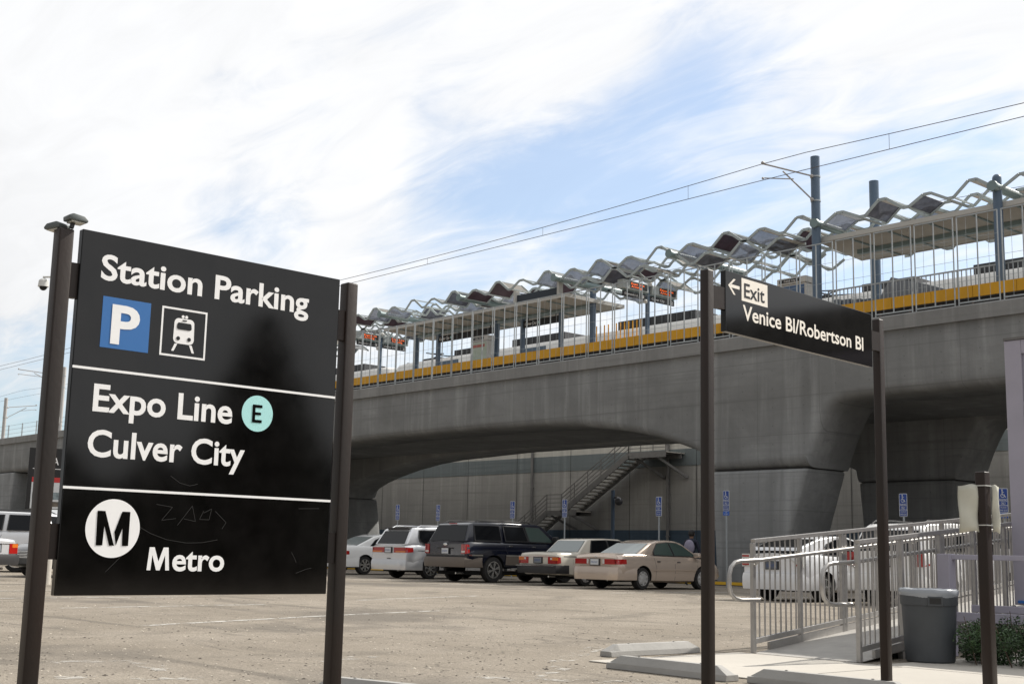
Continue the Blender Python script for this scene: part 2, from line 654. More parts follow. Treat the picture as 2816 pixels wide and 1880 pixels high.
M['under'] = mat('platform_dark_side', (0.045, 0.040, 0.038), 0.8, var=0.3, vscale=2)  # dark brown base below the yellow edge
M['canopy'] = mat('canopy_soffit', (0.42, 0.39, 0.34), 0.7, 0, 0.4, 0.08, 1.5)
M['canopy_edge'] = mat('canopy_edge', (0.52, 0.51, 0.48), 0.6)
M['train_w'] = mat('train_white', (0.82, 0.81, 0.78), 0.35, 0, 0.5, 0.06, 1.2)
M['train_d'] = mat('train_dark', (0.045, 0.047, 0.052), 0.5, var=0.3, vscale=3)
M['train_win'] = mat('train_glass', (0.03, 0.035, 0.04), 0.08)
M['rail_st'] = mat('rail_steel', (0.12, 0.085, 0.07), 0.5, 0.4)
M['lav'] = mat('lavender_paint', (0.40, 0.38, 0.45), 0.55, 0, 0.4, 0.06, 3)
M['lav2'] = mat('lavender_paint_panel', (0.37, 0.355, 0.425), 0.6, 0, 0.4, 0.08, 2, vstretch=(6, 6, 0.6))
M['alu'] = mat('aluminium_rail', (0.38, 0.368, 0.355), 0.33, 0.55, 0.5, 0.12, 18, rvar=0.08)
M['rampdeck'] = mat('ramp_deck', (0.36, 0.345, 0.32), 0.75, 0, 0.4, 0.14, 5, 0.15, 90)
M['bin'] = mat('grey_bin_plastic', (0.058, 0.064, 0.071), 0.5, 0, 0.5, 0.12, 4)
M['bag'] = mat('clear_bin_bag', (0.30, 0.32, 0.35), 0.22)
M['leaf'] = mat('bush_leaf', (0.032, 0.062, 0.022), 0.5, 0, 0.4, 0.45, 3)
M['leaf2'] = mat('conifer_leaf', (0.022, 0.045, 0.02), 0.7, 0, 0.3, 0.4, 2)
M['bark'] = mat('bark', (0.10, 0.07, 0.05), 0.9)
M['paper'] = mat('faded_paper', (0.56, 0.555, 0.48), 0.8, 0, 0.2, 0.08, 5)
M['leafdry'] = mat('dry_leaf', (0.36, 0.16, 0.09), 0.8)
M['wall'] = concrete_mat('warehouse_wall_paint', (0.33, 0.322, 0.305), True, 0.12, 0.8)
M['wall_hi'] = concrete_mat('warehouse_upper_skylit_paint', (0.50, 0.485, 0.44), True, 0.08, 0.8)  # white upper wall, its colour lightened for the open sky above
M['wall_band'] = concrete_mat('warehouse_band_paint', (0.165, 0.19, 0.196), True, 0.12, 0.75)
M['wall_blue'] = concrete_mat('warehouse_base_paint', (0.070, 0.105, 0.145), True, 0.12, 0.75)
M['seam'] = mat('dark_joint', (0.04, 0.038, 0.036), 0.9)
M['stair'] = mat('stair_steel', (0.17, 0.165, 0.16), 0.6, 0.1, 0.4, 0.15, 3)
M['tread'] = mat('stair_tread', (0.50, 0.47, 0.42), 0.7)
M['sgn_blue'] = mat('parking_sign_blue', (0.018, 0.062, 0.30), 0.4)
M['sgn_blue2'] = mat('tow_sign_blue', (0.035, 0.13, 0.52), 0.4)
M['sgn_w'] = mat('parking_sign_white', (0.66, 0.68, 0.70), 0.4)
M['red'] = mat('red_panel', (0.50, 0.03, 0.03), 0.5)
M['glass'] = mat('tinted_glass', (0.006, 0.007, 0.009), 0.05, 0, 0.35)
M['glass_g'] = mat('green_tint_glass', (0.05, 0.075, 0.068), 0.06, 0, 0.7)
M['glass_l'] = mat('pale_reflecting_glass', (0.17, 0.20, 0.20), 0.08, 0.1, 0.8)  # pale base colour paints in the sky that rear windows reflect
M['rubber'] = mat('tyre_rubber', (0.018, 0.017, 0.017), 0.85)
M['rim'] = mat('alloy_rim', (0.55, 0.55, 0.54), 0.25, 0.8)
M['rimd'] = mat('rim_recess', (0.03, 0.03, 0.03), 0.6)
M['hub_l'] = mat('hubcap_silver', (0.50, 0.50, 0.50), 0.35, 0.5)
M['trim'] = mat('black_trim', (0.022, 0.022, 0.024), 0.5)
M['well'] = mat('wheel_well', (0.006, 0.006, 0.006), 0.95)
M['tail_r'] = mat('red_lens', (0.36, 0.010, 0.008), 0.15, 0, 0.6, coat=0.5)
M['tail_o'] = mat('amber_lens', (0.62, 0.16, 0.02), 0.15, 0, 0.6, coat=0.5)
M['tail_w'] = mat('clear_lens', (0.6, 0.6, 0.58), 0.15)
M['chrome'] = mat('chrome', (0.7, 0.7, 0.7), 0.12, 1.0)
M['plate'] = mat('number_plate', (0.62, 0.64, 0.66), 0.5)
M['plate_ink'] = mat('plate_ink', (0.06, 0.10, 0.28), 0.5)


# ------------------------------------------------------------------ setting
mb = MB().add([(-900, -500, 0), (500, -500, 0), (500, 900, 0), (-900, 900, 0)], [(0, 1, 2, 3)])
tag(mb.build('ground', M['ground']), kind='structure', label='dusty worn parking lot ground with gravel and faded paint')

# concrete pad at the foot of the ramp
mb = MB()
mb.box((-7.85, 7.92, 0.002), (-1.0, 9.96, 0.012))
mb.box((-6.35, 9.962, 0.002), (-1.0, 12.6, 0.012))
tag(mb.build('pavement', M['pad'], bevel=0.008), kind='structure', label='pale concrete pavement slab at the foot of the ramp')
mb = MB()
for x in (-6.1, -4.4, -2.7):
    mb.box((x, 7.93, 0.0122), (x + 0.010, 9.95, 0.0132))
mb.box((-6.2, 9.955, 0.0122), (-1.0, 9.965, 0.0132))
tag(mb.build('pavement_joints', M['seam']), kind='structure', label='narrow dark joints cut across the concrete pavement')

# kerb and footway below the viaduct
mb = MB().box((-130, 33.2, -0.1), (10, 58, 0.12))
tag(mb.build('footway', mat('footway_asphalt', (0.085, 0.082, 0.078), 0.9, var=0.3, vscale=2), bevel=0.01), kind='structure', label='raised footway under the viaduct')
mb = MB().box((-62, 33.185, 0.03), (10, 33.199, 0.124))
tag(mb.build('kerb_paint', M['yel_paint']), kind='structure', label='yellow painted kerb edge along the footway')


# worn parking bay lines, thin sheets whose paint has flaked away
def flake_mat(name, seed, thr):
    m = bpy.data.materials.new(name)
    m.use_nodes = True
    t = m.node_tree
    L = t.links.new
    p = t.nodes['Principled BSDF']
    p.inputs['Base Color'].default_value = (0.55, 0.53, 0.49, 1)
    p.inputs['Roughness'].default_value = 0.8
    tc = N(t, 'ShaderNodeTexCoord')
    n = N(t, 'ShaderNodeTexNoise')
    n.inputs['Scale'].default_value = 5.0
    n.inputs['Detail'].default_value = 8
    n.inputs['Roughness'].default_value = 0.72
    mp = N(t, 'ShaderNodeMapping')
    mp.inputs['Location'].default_value = (seed, 0, 0)
    L(tc.outputs['Object'], mp.inputs[0])
    L(mp.outputs[0], n.inputs['Vector'])
    r = N(t, 'ShaderNodeMapRange')
    L(n.outputs['Fac'], r.inputs[0])
    r.inputs[1].default_value, r.inputs[2].default_value = thr, thr + 0.07
    r.inputs[4].default_value = 0.55 if thr > 0.5 else 0.85
    L(r.outputs[0], p.inputs['Alpha'])
    return m


fl = [flake_mat('worn_paint', 3.1, 0.44), flake_mat('worn_paint_thin', 9.7, 0.52)]


def lines(name, segs, w, m, label):
    mb = MB()
    for (x0, y0), (x1, y1) in segs:
        d = Vector((x1 - x0, y1 - y0, 0)).normalized()
        a = Vector((-d.y, d.x, 0)) * w / 2
        k = 8
        vs, fs = [], []
        for i in range(k + 1):
            p = Vector((x0, y0, 0.004)).lerp(Vector((x1, y1, 0.004)), i / k)
            j = random.uniform(-0.03, 0.03)
            vs += [p + a * (1 + j), p - a * (1 - j)]
        for i in range(k):
            fs.append((2 * i, 2 * i + 1, 2 * i + 3, 2 * i + 2))
        mb.add(vs, fs)
    return tag(mb.build(name, m), kind='structure', label=label)


lines('parking_lines', [((-13.69, 6.72), (-14.85, 9.9)), ((-14.85, 9.9), (-15.6, 12.5)), ((-17.71, 7.4), (-18.1, 10.9)), ((-20.94, 6.75), (-21.1, 11.3)),
                        ((-24, 8), (-24.6, 14)), ((-19.2, 13.5), (-20.6, 17.5)),
                        ((-27.8, 22.2), (-28.0, 27)), ((-25.0, 22.4), (-25.1, 27)), ((-31.9, 22.2), (-32, 27)), ((-21.6, 22.3), (-21.6, 27)), ((-18.5, 22.0), (-18.5, 27))],
      0.13, fl[0], 'worn white parking bay lines flaking off the lot')
lines('paint_scuffs', [((-9.76, 3.9), (-9.66, 4.6)), ((-9.66, 4.6), (-8.59, 4.49)), ((-8.6, 3.4), (-8.6, 3.95)), ((-8.4, 3.9), (-8.1, 4.5)), ((-8.86, 5.9), (-9.2, 6.7)),
                       ((-9.1, 9.35), (-7.9, 7.6)), ((-6.9, 6.2), (-7.6, 7.4)), ((-6.6, 6.75), (-5.6, 7.5)), ((-7.3, 6.1), (-6.2, 7.2))], 0.20, fl[1], 'patches of old white paint on the lot')

# scattered stones
mb = MB()
for i in range(6500):
    t = random.random() ** 1.7
    d = 6.5 + 26 * t
    a = AZ + R(random.uniform(-23, 23))
    x, y = d * math.cos(a), d * math.sin(a)
    if x > -8.1 and y > 7.7:
        continue
    s = random.uniform(0.006, 0.014) * (1 if random.random() < 0.9 else 1.8)
    n = 5
    vs = [(x + s * random.uniform(0.7, 1.1) * math.cos(2 * PI * k / n), y + s * random.uniform(0.7, 1.1) * math.sin(2 * PI * k / n), 0.001) for k in range(n)]
    vs.append((x + s * 0.2, y, s * random.uniform(0.35, 0.6)))
    mb.add(vs, [(k, (k + 1) % n, n) for k in range(n)], 0 if random.random() < 0.6 else 1)
tag(mb.build('gravel', [mat('dark_stone', (0.10, 0.085, 0.07), 0.9), mat('pale_stone', (0.48, 0.43, 0.36), 0.9)]), 'small loose stones scattered over the dusty lot', 'gravel', kind='stuff')

# ------------------------------------------------------------------ warehouse
wh = empty('warehouse', (-60, 56, 0.12), 0, 'long grey tilt-up warehouse with dark band behind the viaduct', 'warehouse')
ZL = [(0.12, 2.38, 'wall_blue'), (2.38, 6.04, 'wall'), (6.04, 7.0, 'wall_band'), (7.0, 9.6, 'wall_hi')]
bd = {}
for z0, z1, mt in ZL:
    off = 0.03 if mt == 'wall_band' else 0.0
    mb = MB().box((-132, 56 - off, z0), (12, 70, z1))
    mb.build({'wall_blue': 'base_band', 'wall': 'wall', 'wall_band': 'middle_band', 'wall_hi': 'upper_wall'}[mt], M[mt], wh, world=True)
mb = MB()
xs = [-130 + 5.02 * k for k in range(11)] + [-77.1, -72.2, -67.26, -62.26, -57.24, -52.2, -47.05, -42.0, -36.9, -31.8, -26.8, -21.7]
for x in xs:
    mb.box((x - 0.014, 55.962, 0.2), (x + 0.014, 55.968, 9.55))
mb.build('panel_joints', M['seam'], wh, world=True)
mb = MB()
for x in (-60.68, -49.1):
    mb.tube((x, 55.85, 0.3), (x, 55.85, 9.3), 0.09, n=8)
    for z in (2.0, 5.0, 8.0):
        mb.box((x - 0.12, 55.8, z), (x + 0.12, 55.955, z + 0.05))
mb.build('downpipe', M['stair'], wh, world=True, smooth=True)
mb = MB().box((-132, 55.9, 9.6), (12, 70.1, 9.75))
mb.build('coping', M['wall_band'], wh, world=True)

# outside stair on the warehouse
st = empty('fire_stair', (-55, 54.6, 0.12), 0, 'grey steel outside stair climbing the warehouse wall to a bracketed landing', 'stair')
Y0, Y1 = 54.3, 55.7


def sm(a, b, t):
    return a + (b - a) * t


mb = MB()
fl1 = ((-61.6, 1.0), (-57.6, 3.48))
land = ((-57.6, 3.48), (-55.05, 3.48))
fl2 = ((-56.3, 3.48), (-50.75, 6.75))
top = ((-50.75, 6.72), (-47.9, 6.72))
for y in (Y0, Y1 - 0.05):
    for (a, b) in (fl1, fl2, top):
        mb.beam((a[0], y, a[1] - 0.12), (b[0], y, b[1] - 0.12), 0.06, 0.34)
    mb.beam((-57.6, y, 3.36), (-55.05, y, 3.36), 0.06, 0.30)
mb.beam((-65.2, Y0, -1.1), fl1[0][:1] + (Y0, 0.88), 0.06, 0.34)
mb.build('stringer', M['stair'], st, world=True)
mb = MB()
for (a, b), n in ((fl1, 13), (fl2, 18)):
    for k in range(n):
        t = (k + 0.5) / n
        x, z = sm(a[0], b[0], t), sm(a[1], b[1], t)
        mb.box((x - 0.17, Y0 + 0.04, z - 0.06), (x + 0.17, Y1 - 0.08, z))
mb.box((-57.6, Y0 + 0.04, 3.42), (-55.05, Y1 - 0.08, 3.48))
mb.box((-50.75, Y0 + 0.04, 6.70), (-47.9, 55.95, 6.75))
mb.build('treads', M['tread'], st, world=True)
mb = MB()
for (a, b), n in ((fl1, 4), (fl2, 5), (((-57.6, 3.48), (-56.3, 3.48)), 1), (((-50.75, 6.74), (-47.9, 6.74)), 3)):
    for h in (0.25, 0.5, 0.75, 1.0):
        mb.beam((a[0], Y0, a[1] + h), (b[0], Y0, b[1] + h), 0.035, 0.04)
    for k in range(n + 1):
        x, z = sm(a[0], b[0], k / n), sm(a[1], b[1], k / n)
        mb.box((x - 0.02, Y0 - 0.02, z), (x + 0.02, Y0 + 0.02, z + 1.02))
mb.build('handrail', M['stair'], st, world=True)
for x in (-50.3, -48.6):
    MB().beam((x, Y0, 6.5), (x + 0.9, 55.95, 5.35), 0.12, 0.14).build('bracket', M['stair'], st, world=True)
for x in (-57.2, -55.4):
    MB().beam((x, Y0, 3.2), (x + 0.6, 55.95, 2.4), 0.1, 0.12).build('bracket', M['stair'], st, world=True)

# blue pole with a round lamp by the warehouse
lp = empty('lamp_pole', (-47.85, 50, 0.12), 0, 'slim blue pole with a grey globe lamp in front of the warehouse', 'lamp pole')
MB().tube((-47.85, 50, 0.12), (-47.85, 50, 4.35), 0.1, n=14).build('pole', M['pole_blue'], lp, world=True, smooth=True)
mb = MB().sphere((-47.42, 50, 3.75), 0.22, 14, 10)
mb.tube((-47.8, 50, 3.95), (-47.45, 50, 3.95), 0.04, n=8)
mb.build('globe', mat('smoky_globe', (0.10, 0.10, 0.105), 0.2), lp, world=True, smooth=True)

# ------------------------------------------------------------------ viaduct
vd = empty('viaduct', (-26, 34, 0), 0, 'long grey concrete rail viaduct with arched spans carrying the station', 'viaduct')


def haunch_l(x):   # left side of the centre pier
    return [(x, 3.8), (x - 0.12, 4.25), (x - 0.9, 4.58), (x - 1.7, 4.84), (x - 2.5, 5.07), (x - 3.4, 5.28), (x - 5.1, 5.56), (x - 6.7, 5.74), (x - 8.2, 5.84), (x - 12, 5.92)]


def haunch_r(x):   # right side of the left pier
    return [(x + 14, 5.92), (x + 8.3, 5.74), (x + 6.4, 5.58), (x + 4.5, 5.32), (x + 2.6, 4.95), (x + 1.3, 4.62), (x + 0.45, 4.32), (x + 0.08, 4.05), (x, 3.8)]


def tight_r(x):
    return [(x, 3.8), (x + 0.12, 4.1), (x + 0.42, 4.8), (x + 0.68, 5.3), (x + 0.86, 5.6), (x + 1.1, 5.78), (x + 1.45, 5.88), (x + 1.95, 5.92)]


def outline(dx):
    o = [(14.0, 5.92)]
    o += [(10, 5.92)]
    o += list(reversed(tight_r(-24.05 + dx)))
    o += haunch_l(-28.0 + dx)
    o += haunch_r(-61.3 + dx * 0.2)
    o += [(-65.3, 3.8), (-65.5, 4.25), (-67.2, 4.84), (-69.0, 5.28), (-72, 5.65), (-76, 5.8), (-140, 5.8)]
    return o


def sweep(mb, out, rows, ztop):
    """rows: (Y, inset) pairs; the first and last row run up to ztop"""
    n = len(out)
    nrm = []
    for i in range(n):
        a = out[max(0, i - 1)]
        b = out[min(n - 1, i + 1)]
        d = Vector((b[0] - a[0], b[1] - a[1])).normalized()
        q = Vector((-d.y, d.x))
        nrm.append(-q)
    # concrete lies above the outline; pier sides face outwards
    allrows = [(rows[0][0], None)] + rows + [(rows[-1][0], None)]
    vs, fs = [], []
    for Y, ins in allrows:
        for (x, z), q in zip(out, nrm):
            if ins is None:
                vs.append((x + q.x * (rows[0][1] if Y == rows[0][0] else rows[-1][1]), Y, ztop))
            else:
                vs.append((x + q.x * ins, Y, z + q.y * ins))
    m = len(allrows)
    for j in (0, m - 2):
        r0, r1 = (0, 1) if j == 0 else (m - 1, m - 2)
        fs.append(tuple(range(r1 * n, r1 * n + n)) + (r0 * n + n - 1, r0 * n))
    for j in range(1, m - 2):
        for i in range(n - 1):
            fs.append((j * n + i, j * n + i + 1, (j + 1) * n + i + 1, (j + 1) * n + i))
    mb.add(vs, fs)


mb = MB()
on, of = outline(0), outline(0.85)
sweep(mb, on, [(34.05, 0.30), (34.11, 0.14), (34.24, 0.04), (34.44, 0.0), (36.3, 0.0), (36.4, 0.1)], 7.7)
mb.build('near_girder', M['conc'], vd, world=True, smooth=True, ang=50)
mb = MB()
sweep(mb, of, [(41.6, 0.1), (41.7, 0.0), (43.6, 0.0), (43.85, 0.1), (44.0, 0.4)], 7.7)
mb.build('far_girder', M['conc'], vd, world=True, smooth=True, ang=50)
MB().box((-140, 36.3, 5.95), (14, 41.7, 7.7)).build('soffit_slab', M['conc'], vd, world=True)
MB().box((-140, 34.06, 7.701), (14, 49.6, 7.95)).build('deck', M['conc'], vd, world=True)
mb = MB()
prof = [(33.93, 7.84), (33.93, 8.26), (33.97, 8.3), (34.30, 8.3), (34.34, 8.26), (34.34, 7.951), (34.055, 7.951), (34.055, 7.84)]
mb.prism(prof, lambda y, z: (-140, y, z), lambda y, z: (14, y, z))
mb.build('near_parapet', M['conc_rail'], vd, world=True)
mb = MB()
mb.prism([(49.3, 7.951), (49.3, 8.9), (49.7, 8.9), (49.7, 7.84), (49.61, 7.84), (49.61, 7.951)], lambda y, z: (-140, y, z), lambda y, z: (14, y, z))
mb.build('far_parapet', M['conc_rail'], vd, world=True)
mb = MB()
for y in (35.7, 37.1, 46.6, 48.0):
    mb.box((-140, y - 0.035, 7.951), (14, y + 0.035, 8.12))
mb.build('rails', M['rail_st'], vd, world=True)


def pier(xl, xr, bl, br, y0, y1, ztop=3.78):
    mb = MB()
    mb.prism([(xl, ztop), (xr, ztop), (br, 0.0), (bl, 0.0)], lambda x, z: (x, y0, z), lambda x, z: (x, y1, z))
    mb.build('pier', M['conc'], vd, bevel=0.12, world=True, smooth=True, segs=3)


for xl, xr, bl, br, d in ((-27.98, -24.08, -27.8, -25.35, 0.85), (-65.25, -61.35, -64.2, -61.5, 0.3), (2.0, 6.0, 2.6, 5.4, 0)):
    pier(xl, xr, bl, br, 34.07, 36.28)
    pier(xl + d, xr + d, bl + d + 0.15, br + d + 0.9, 41.62, 43.98)
pier(-95.5, -91.55, -95.4, -91.7, 34.07, 36.3, 5.78)
pier(-95.5, -91.55, -95.4, -91.7, 41.62, 43.98, 5.78)
mb = MB()
for xl, xr, d in ((-27.98, -24.08, 0.85), (-65.25, -61.35, 0.3)):
    mb.box((xl + 0.05, 34.12, 3.781), (xr - 0.05, 36.22, 3.799))
    mb.box((xl + d + 0.05, 41.68, 3.781), (xr + d - 0.05, 43.9, 3.799))
mb.build('joint_gap', M['seam'], vd, world=True)

# ------------------------------------------------------------------ fence on the near parapet
def ordinal(n):
    return '%d%s' % (n, {1: 'st', 2: 'nd', 3: 'rd'}.get(n % 10 if n % 100 not in (11, 12, 13) else 0, 'th'))


FN = [0]


def fence_label(x):
    if x > -16.5:
        return 'tall pale steel fence panel beyond the right edge, above the lavender building'
    FN[0] += 1
    if x < -50:
        return 'tall pale steel fence panel behind the parking sign, %s counting from the right edge' % ordinal(FN[0])
    return 'tall pale steel fence panel with wires, %s counting from the right edge of the photo' % ordinal(FN[0])


def fence_panel(x):
    t = empty('fence_panel', (x, 34.16, 8.3), 0, fence_label(x), 'fence panel', 'tall fence panels along the near edge of the viaduct')
    mb = MB()
    w, h = 1.39, 2.72
    for xx in (0.06, w - 0.06):
        mb.box((xx - 0.014, -0.017, 0), (xx + 0.014, 0.017, h))
    mb.box((w / 2 - 0.015, -0.017, 0.1), (w / 2 + 0.015, 0.017, h - 0.03))
    mb.box((0.06, -0.018, h - 0.03), (w - 0.06, 0.018, h + 0.01))
    mb.box((0.06, -0.018, 0.09), (w - 0.06, 0.018, 0.13))
    mb.build('frame', M['galv'], t)
    mb = MB()
    for k in (1, 3):
        mb.tube((w * k / 4, 0, 0.12), (w * k / 4, 0, h), 0.0055, n=4, cap=False)
    for z in (0.75, 1.38, 2.02):
        mb.tube((0.06, 0, z), (w - 0.06, 0, z), 0.0055, n=4, cap=False)
    mb.build('wires', M['galv'], t)
    return t


f0 = None
x = -17.35 + 1.39 * 4
k = 0
while x > -68:
    if f0 is None:
        f0 = fence_panel(x)
    else:
        c = copy_tree(f0)
        c.location = (x, 34.16, 8.3)
        c['label'] = fence_label(x)
    x -= 1.398 if x > -30 else (1.385 if x > -40 else 1.345)
# low post and wire railing further along
rl = empty('low_railing', (-95, 34.16, 8.3), 0, 'low post and wire railing on the far left of the viaduct', 'railing')
for i in range(26):
    x = -70 - 2.6 * i
    MB().box((x - 0.03, 34.13, 8.3), (x + 0.03, 34.19, 9.25)).build('post', M['galv'], rl, world=True)
mb = MB()
for z in (8.6, 8.9, 9.2):
    mb.tube((-138, 34.16, z), (-69, 34.16, z), 0.01, n=4)
mb.build('wires', M['galv'], rl, world=True)

# ------------------------------------------------------------------ platform
pf = empty('station_platform', (-35, 41.5, 7.95), 0, 'raised island platform with a bright yellow edge on the viaduct', 'platform')
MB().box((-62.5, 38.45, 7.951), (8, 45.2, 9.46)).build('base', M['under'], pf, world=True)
MB().box((-62.5, 38.36, 9.461), (8, 45.3, 9.84)).build('slab', M['conc_rail'], pf, world=True)
mb = MB()
x = -62.5
while x < 8:
    mb.box((x + 0.006, 38.30, 9.47), (x + 1.49, 38.355, 9.86))
    mb.box((x + 0.006, 38.356, 9.841), (x + 1.49, 38.95, 9.86))
    x += 1.5
mb.build('yellow_edge', M['yellow'], pf, world=True)
mb = MB()
for i in range(60):
    x = -62 + i * 1.15
    mb.box((x, 38.40, 8.3), (x + 0.08, 38.449, 9.4))
mb.box((-62.5, 38.38, 8.95), (8, 38.449, 9.02))
mb.build('side_ribs', M['rail_st'], pf, world=True)


def bollard(x):
    o = MB().box((x - 0.019, 38.58, 9.86), (x + 0.019, 38.62, 10.60)).build('platform_bollard', M['yellow'])
    return tag(o, 'thin yellow upright in the row at the platform edge', 'bollard', 'yellow uprights along the platform edge')


b0 = bollard(-38.0)
for i in range(1, 12):
    c = b0.copy()
    col.objects.link(c)
    c.location.x = 0.235 * i

# glassless canopies
def canopy(x0, x1, z, label, name='platform_canopy'):
    t = empty(name, ((x0 + x1) / 2, 41, 9.84), 0, label, 'canopy')
    mb = MB()
    mb.prism([(x0, 39.0), (x1, 39.0), (x1, 42.7), (x0 - 0.5, 42.6)], lambda x, y: (x, y, z), lambda x, y: (x, y, z + 0.05))
    mb.build('soffit', M['canopy'], t, world=True)
    mb = MB()
    mb.box((x0, 38.94, z - 0.02), (x1, 38.998, z + 0.15))
    mb.box((x0, 42.71, z - 0.02), (x1, 42.77, z + 0.15))
    mb.box((x1 + 0.002, 38.94, z - 0.02), (x1 + 0.06, 42.77, z + 0.15))
    mb.box((x0, 39.0, z + 0.052), (x1, 42.7, z + 0.12))
    mb.build('edge', M['canopy_edge'], t, world=True)
    mb = MB()
    mb.box((x0 + 0.4, 40.9, z - 0.16), (x1 - 0.2, 41.1, z - 0.002))
    x = x0 + 1.2
    while x < x1:
        mb.box((x - 0.03, 39.1, z - 0.05), (x + 0.03, 42.6, z - 0.003))
        x += 1.6
    mb.build('beam', M['tube_st'], t, world=True)
    return t


ca = canopy(-54.1, -40.35, 12.3, 'beige flat canopy over the middle of the platform')
cb = canopy(-26.9, 6.0, 12.5, 'beige flat canopy over the right of the platform')
for x in (-52.0, -45.4, -42.7):
    MB().box((x - 0.09, 40.91, 9.86), (x + 0.09, 41.09, 12.14)).build('post', M['pole_blue'], ca, world=True)
mb = MB().box((-43.8, 39.15, 12.47), (-41.0, 39.21, 12.84))
o = mb.build('dark_board', M['pole_blue'] if False else mat('navy_board', (0.02, 0.03, 0.045), 0.5), ca, world=True)
for x in (-43.95, -41.0):
    MB().box((x, 39.05, 12.3), (x + 0.14, 39.3, 13.1)).build('bracket', M['canopy_edge'], ca, world=True)


def hang_sign(x0, x1, label, z0=11.70, z1=12.02):
    t = empty('station_sign', ((x0 + x1) / 2, 40.98, z0), 0, label, 'sign', 'black station name signs under the canopy')
    MB().box((x0, 40.93, z0), (x1, 41.03, z1)).build('board', M['blk2'], t, world=True)
    mb = MB()
    put_text(mb, 'Culver City', lambda u, v: (u, 40.927, v), x0 + 0.12, x0 + 0.95, z0 + 0.10, z0 + 0.23)
    mb.build('lettering', M['letter'], t, world=True)
    c = MB().lathe([(0.001, -0.001), (0.06, -0.001), (0.06, 0.001), (0.001, 0.001)], (x0 + 1.08, 40.925, z0 + 0.165), 'y', 12)
    c.build('line_dot', M['cyan'], t, world=True)
    mb = MB()
    for x in (x0 + 0.3, x1 - 0.3):
        mb.box((x - 0.015, 40.96, z1), (x + 0.015, 41.0, 12.14))
    mb.build('hanger', M['blk2'], t, world=True)


hang_sign(-51.96, -47.5, 'black station name sign left of the map case')
hang_sign(-45.30, -42.75, 'black station name sign right of the map case')


# ------------------------------------------------------------------ wave canopy sculpture
PANELS = [mat('maroon_mesh_panel', (0.07, 0.035, 0.05), 0.55, var=0.35, vscale=4),
          mat('pale_mesh_panel', (0.20, 0.22, 0.28), 0.5, var=0.35, vscale=3),
          mat('grey_mesh_panel', (0.10, 0.10, 0.125), 0.5, var=0.5, vscale=3),
          mat('white_mesh_panel', (0.40, 0.41, 0.42), 0.5, var=0.2, vscale=3),
          mat('beige_sunlit_panel', (0.42, 0.40, 0.37), 0.6, var=0.15, vscale=2)]


def screen(m, trans, transl):
    t = m.node_tree
    p = t.nodes['Principled BSDF']
    out = [n for n in t.nodes if n.type == 'OUTPUT_MATERIAL'][0]
    tr_ = t.nodes.new('ShaderNodeBsdfTransparent')
    tl = t.nodes.new('ShaderNodeBsdfTranslucent')
    src = p.inputs['Base Color']
    if src.links:
        t.links.new(src.links[0].from_socket, tl.inputs[0])
    a = t.nodes.new('ShaderNodeMixShader')
    b = t.nodes.new('ShaderNodeMixShader')
    a.inputs[0].default_value = transl
    t.links.new(p.outputs[0], a.inputs[1])
    t.links.new(tl.outputs[0], a.inputs[2])
    b.inputs[0].default_value = trans
    t.links.new(a.outputs[0], b.inputs[1])
    t.links.new(tr_.outputs[0], b.inputs[2])
    t.links.new(b.outputs[0], out.inputs[0])


for m_, (a_, b_) in zip(PANELS, ((0.08, 0.25), (0.34, 0.35), (0.20, 0.3), (0.10, 0.5), (0.0, 0.6))):
    screen(m_, a_, b_)


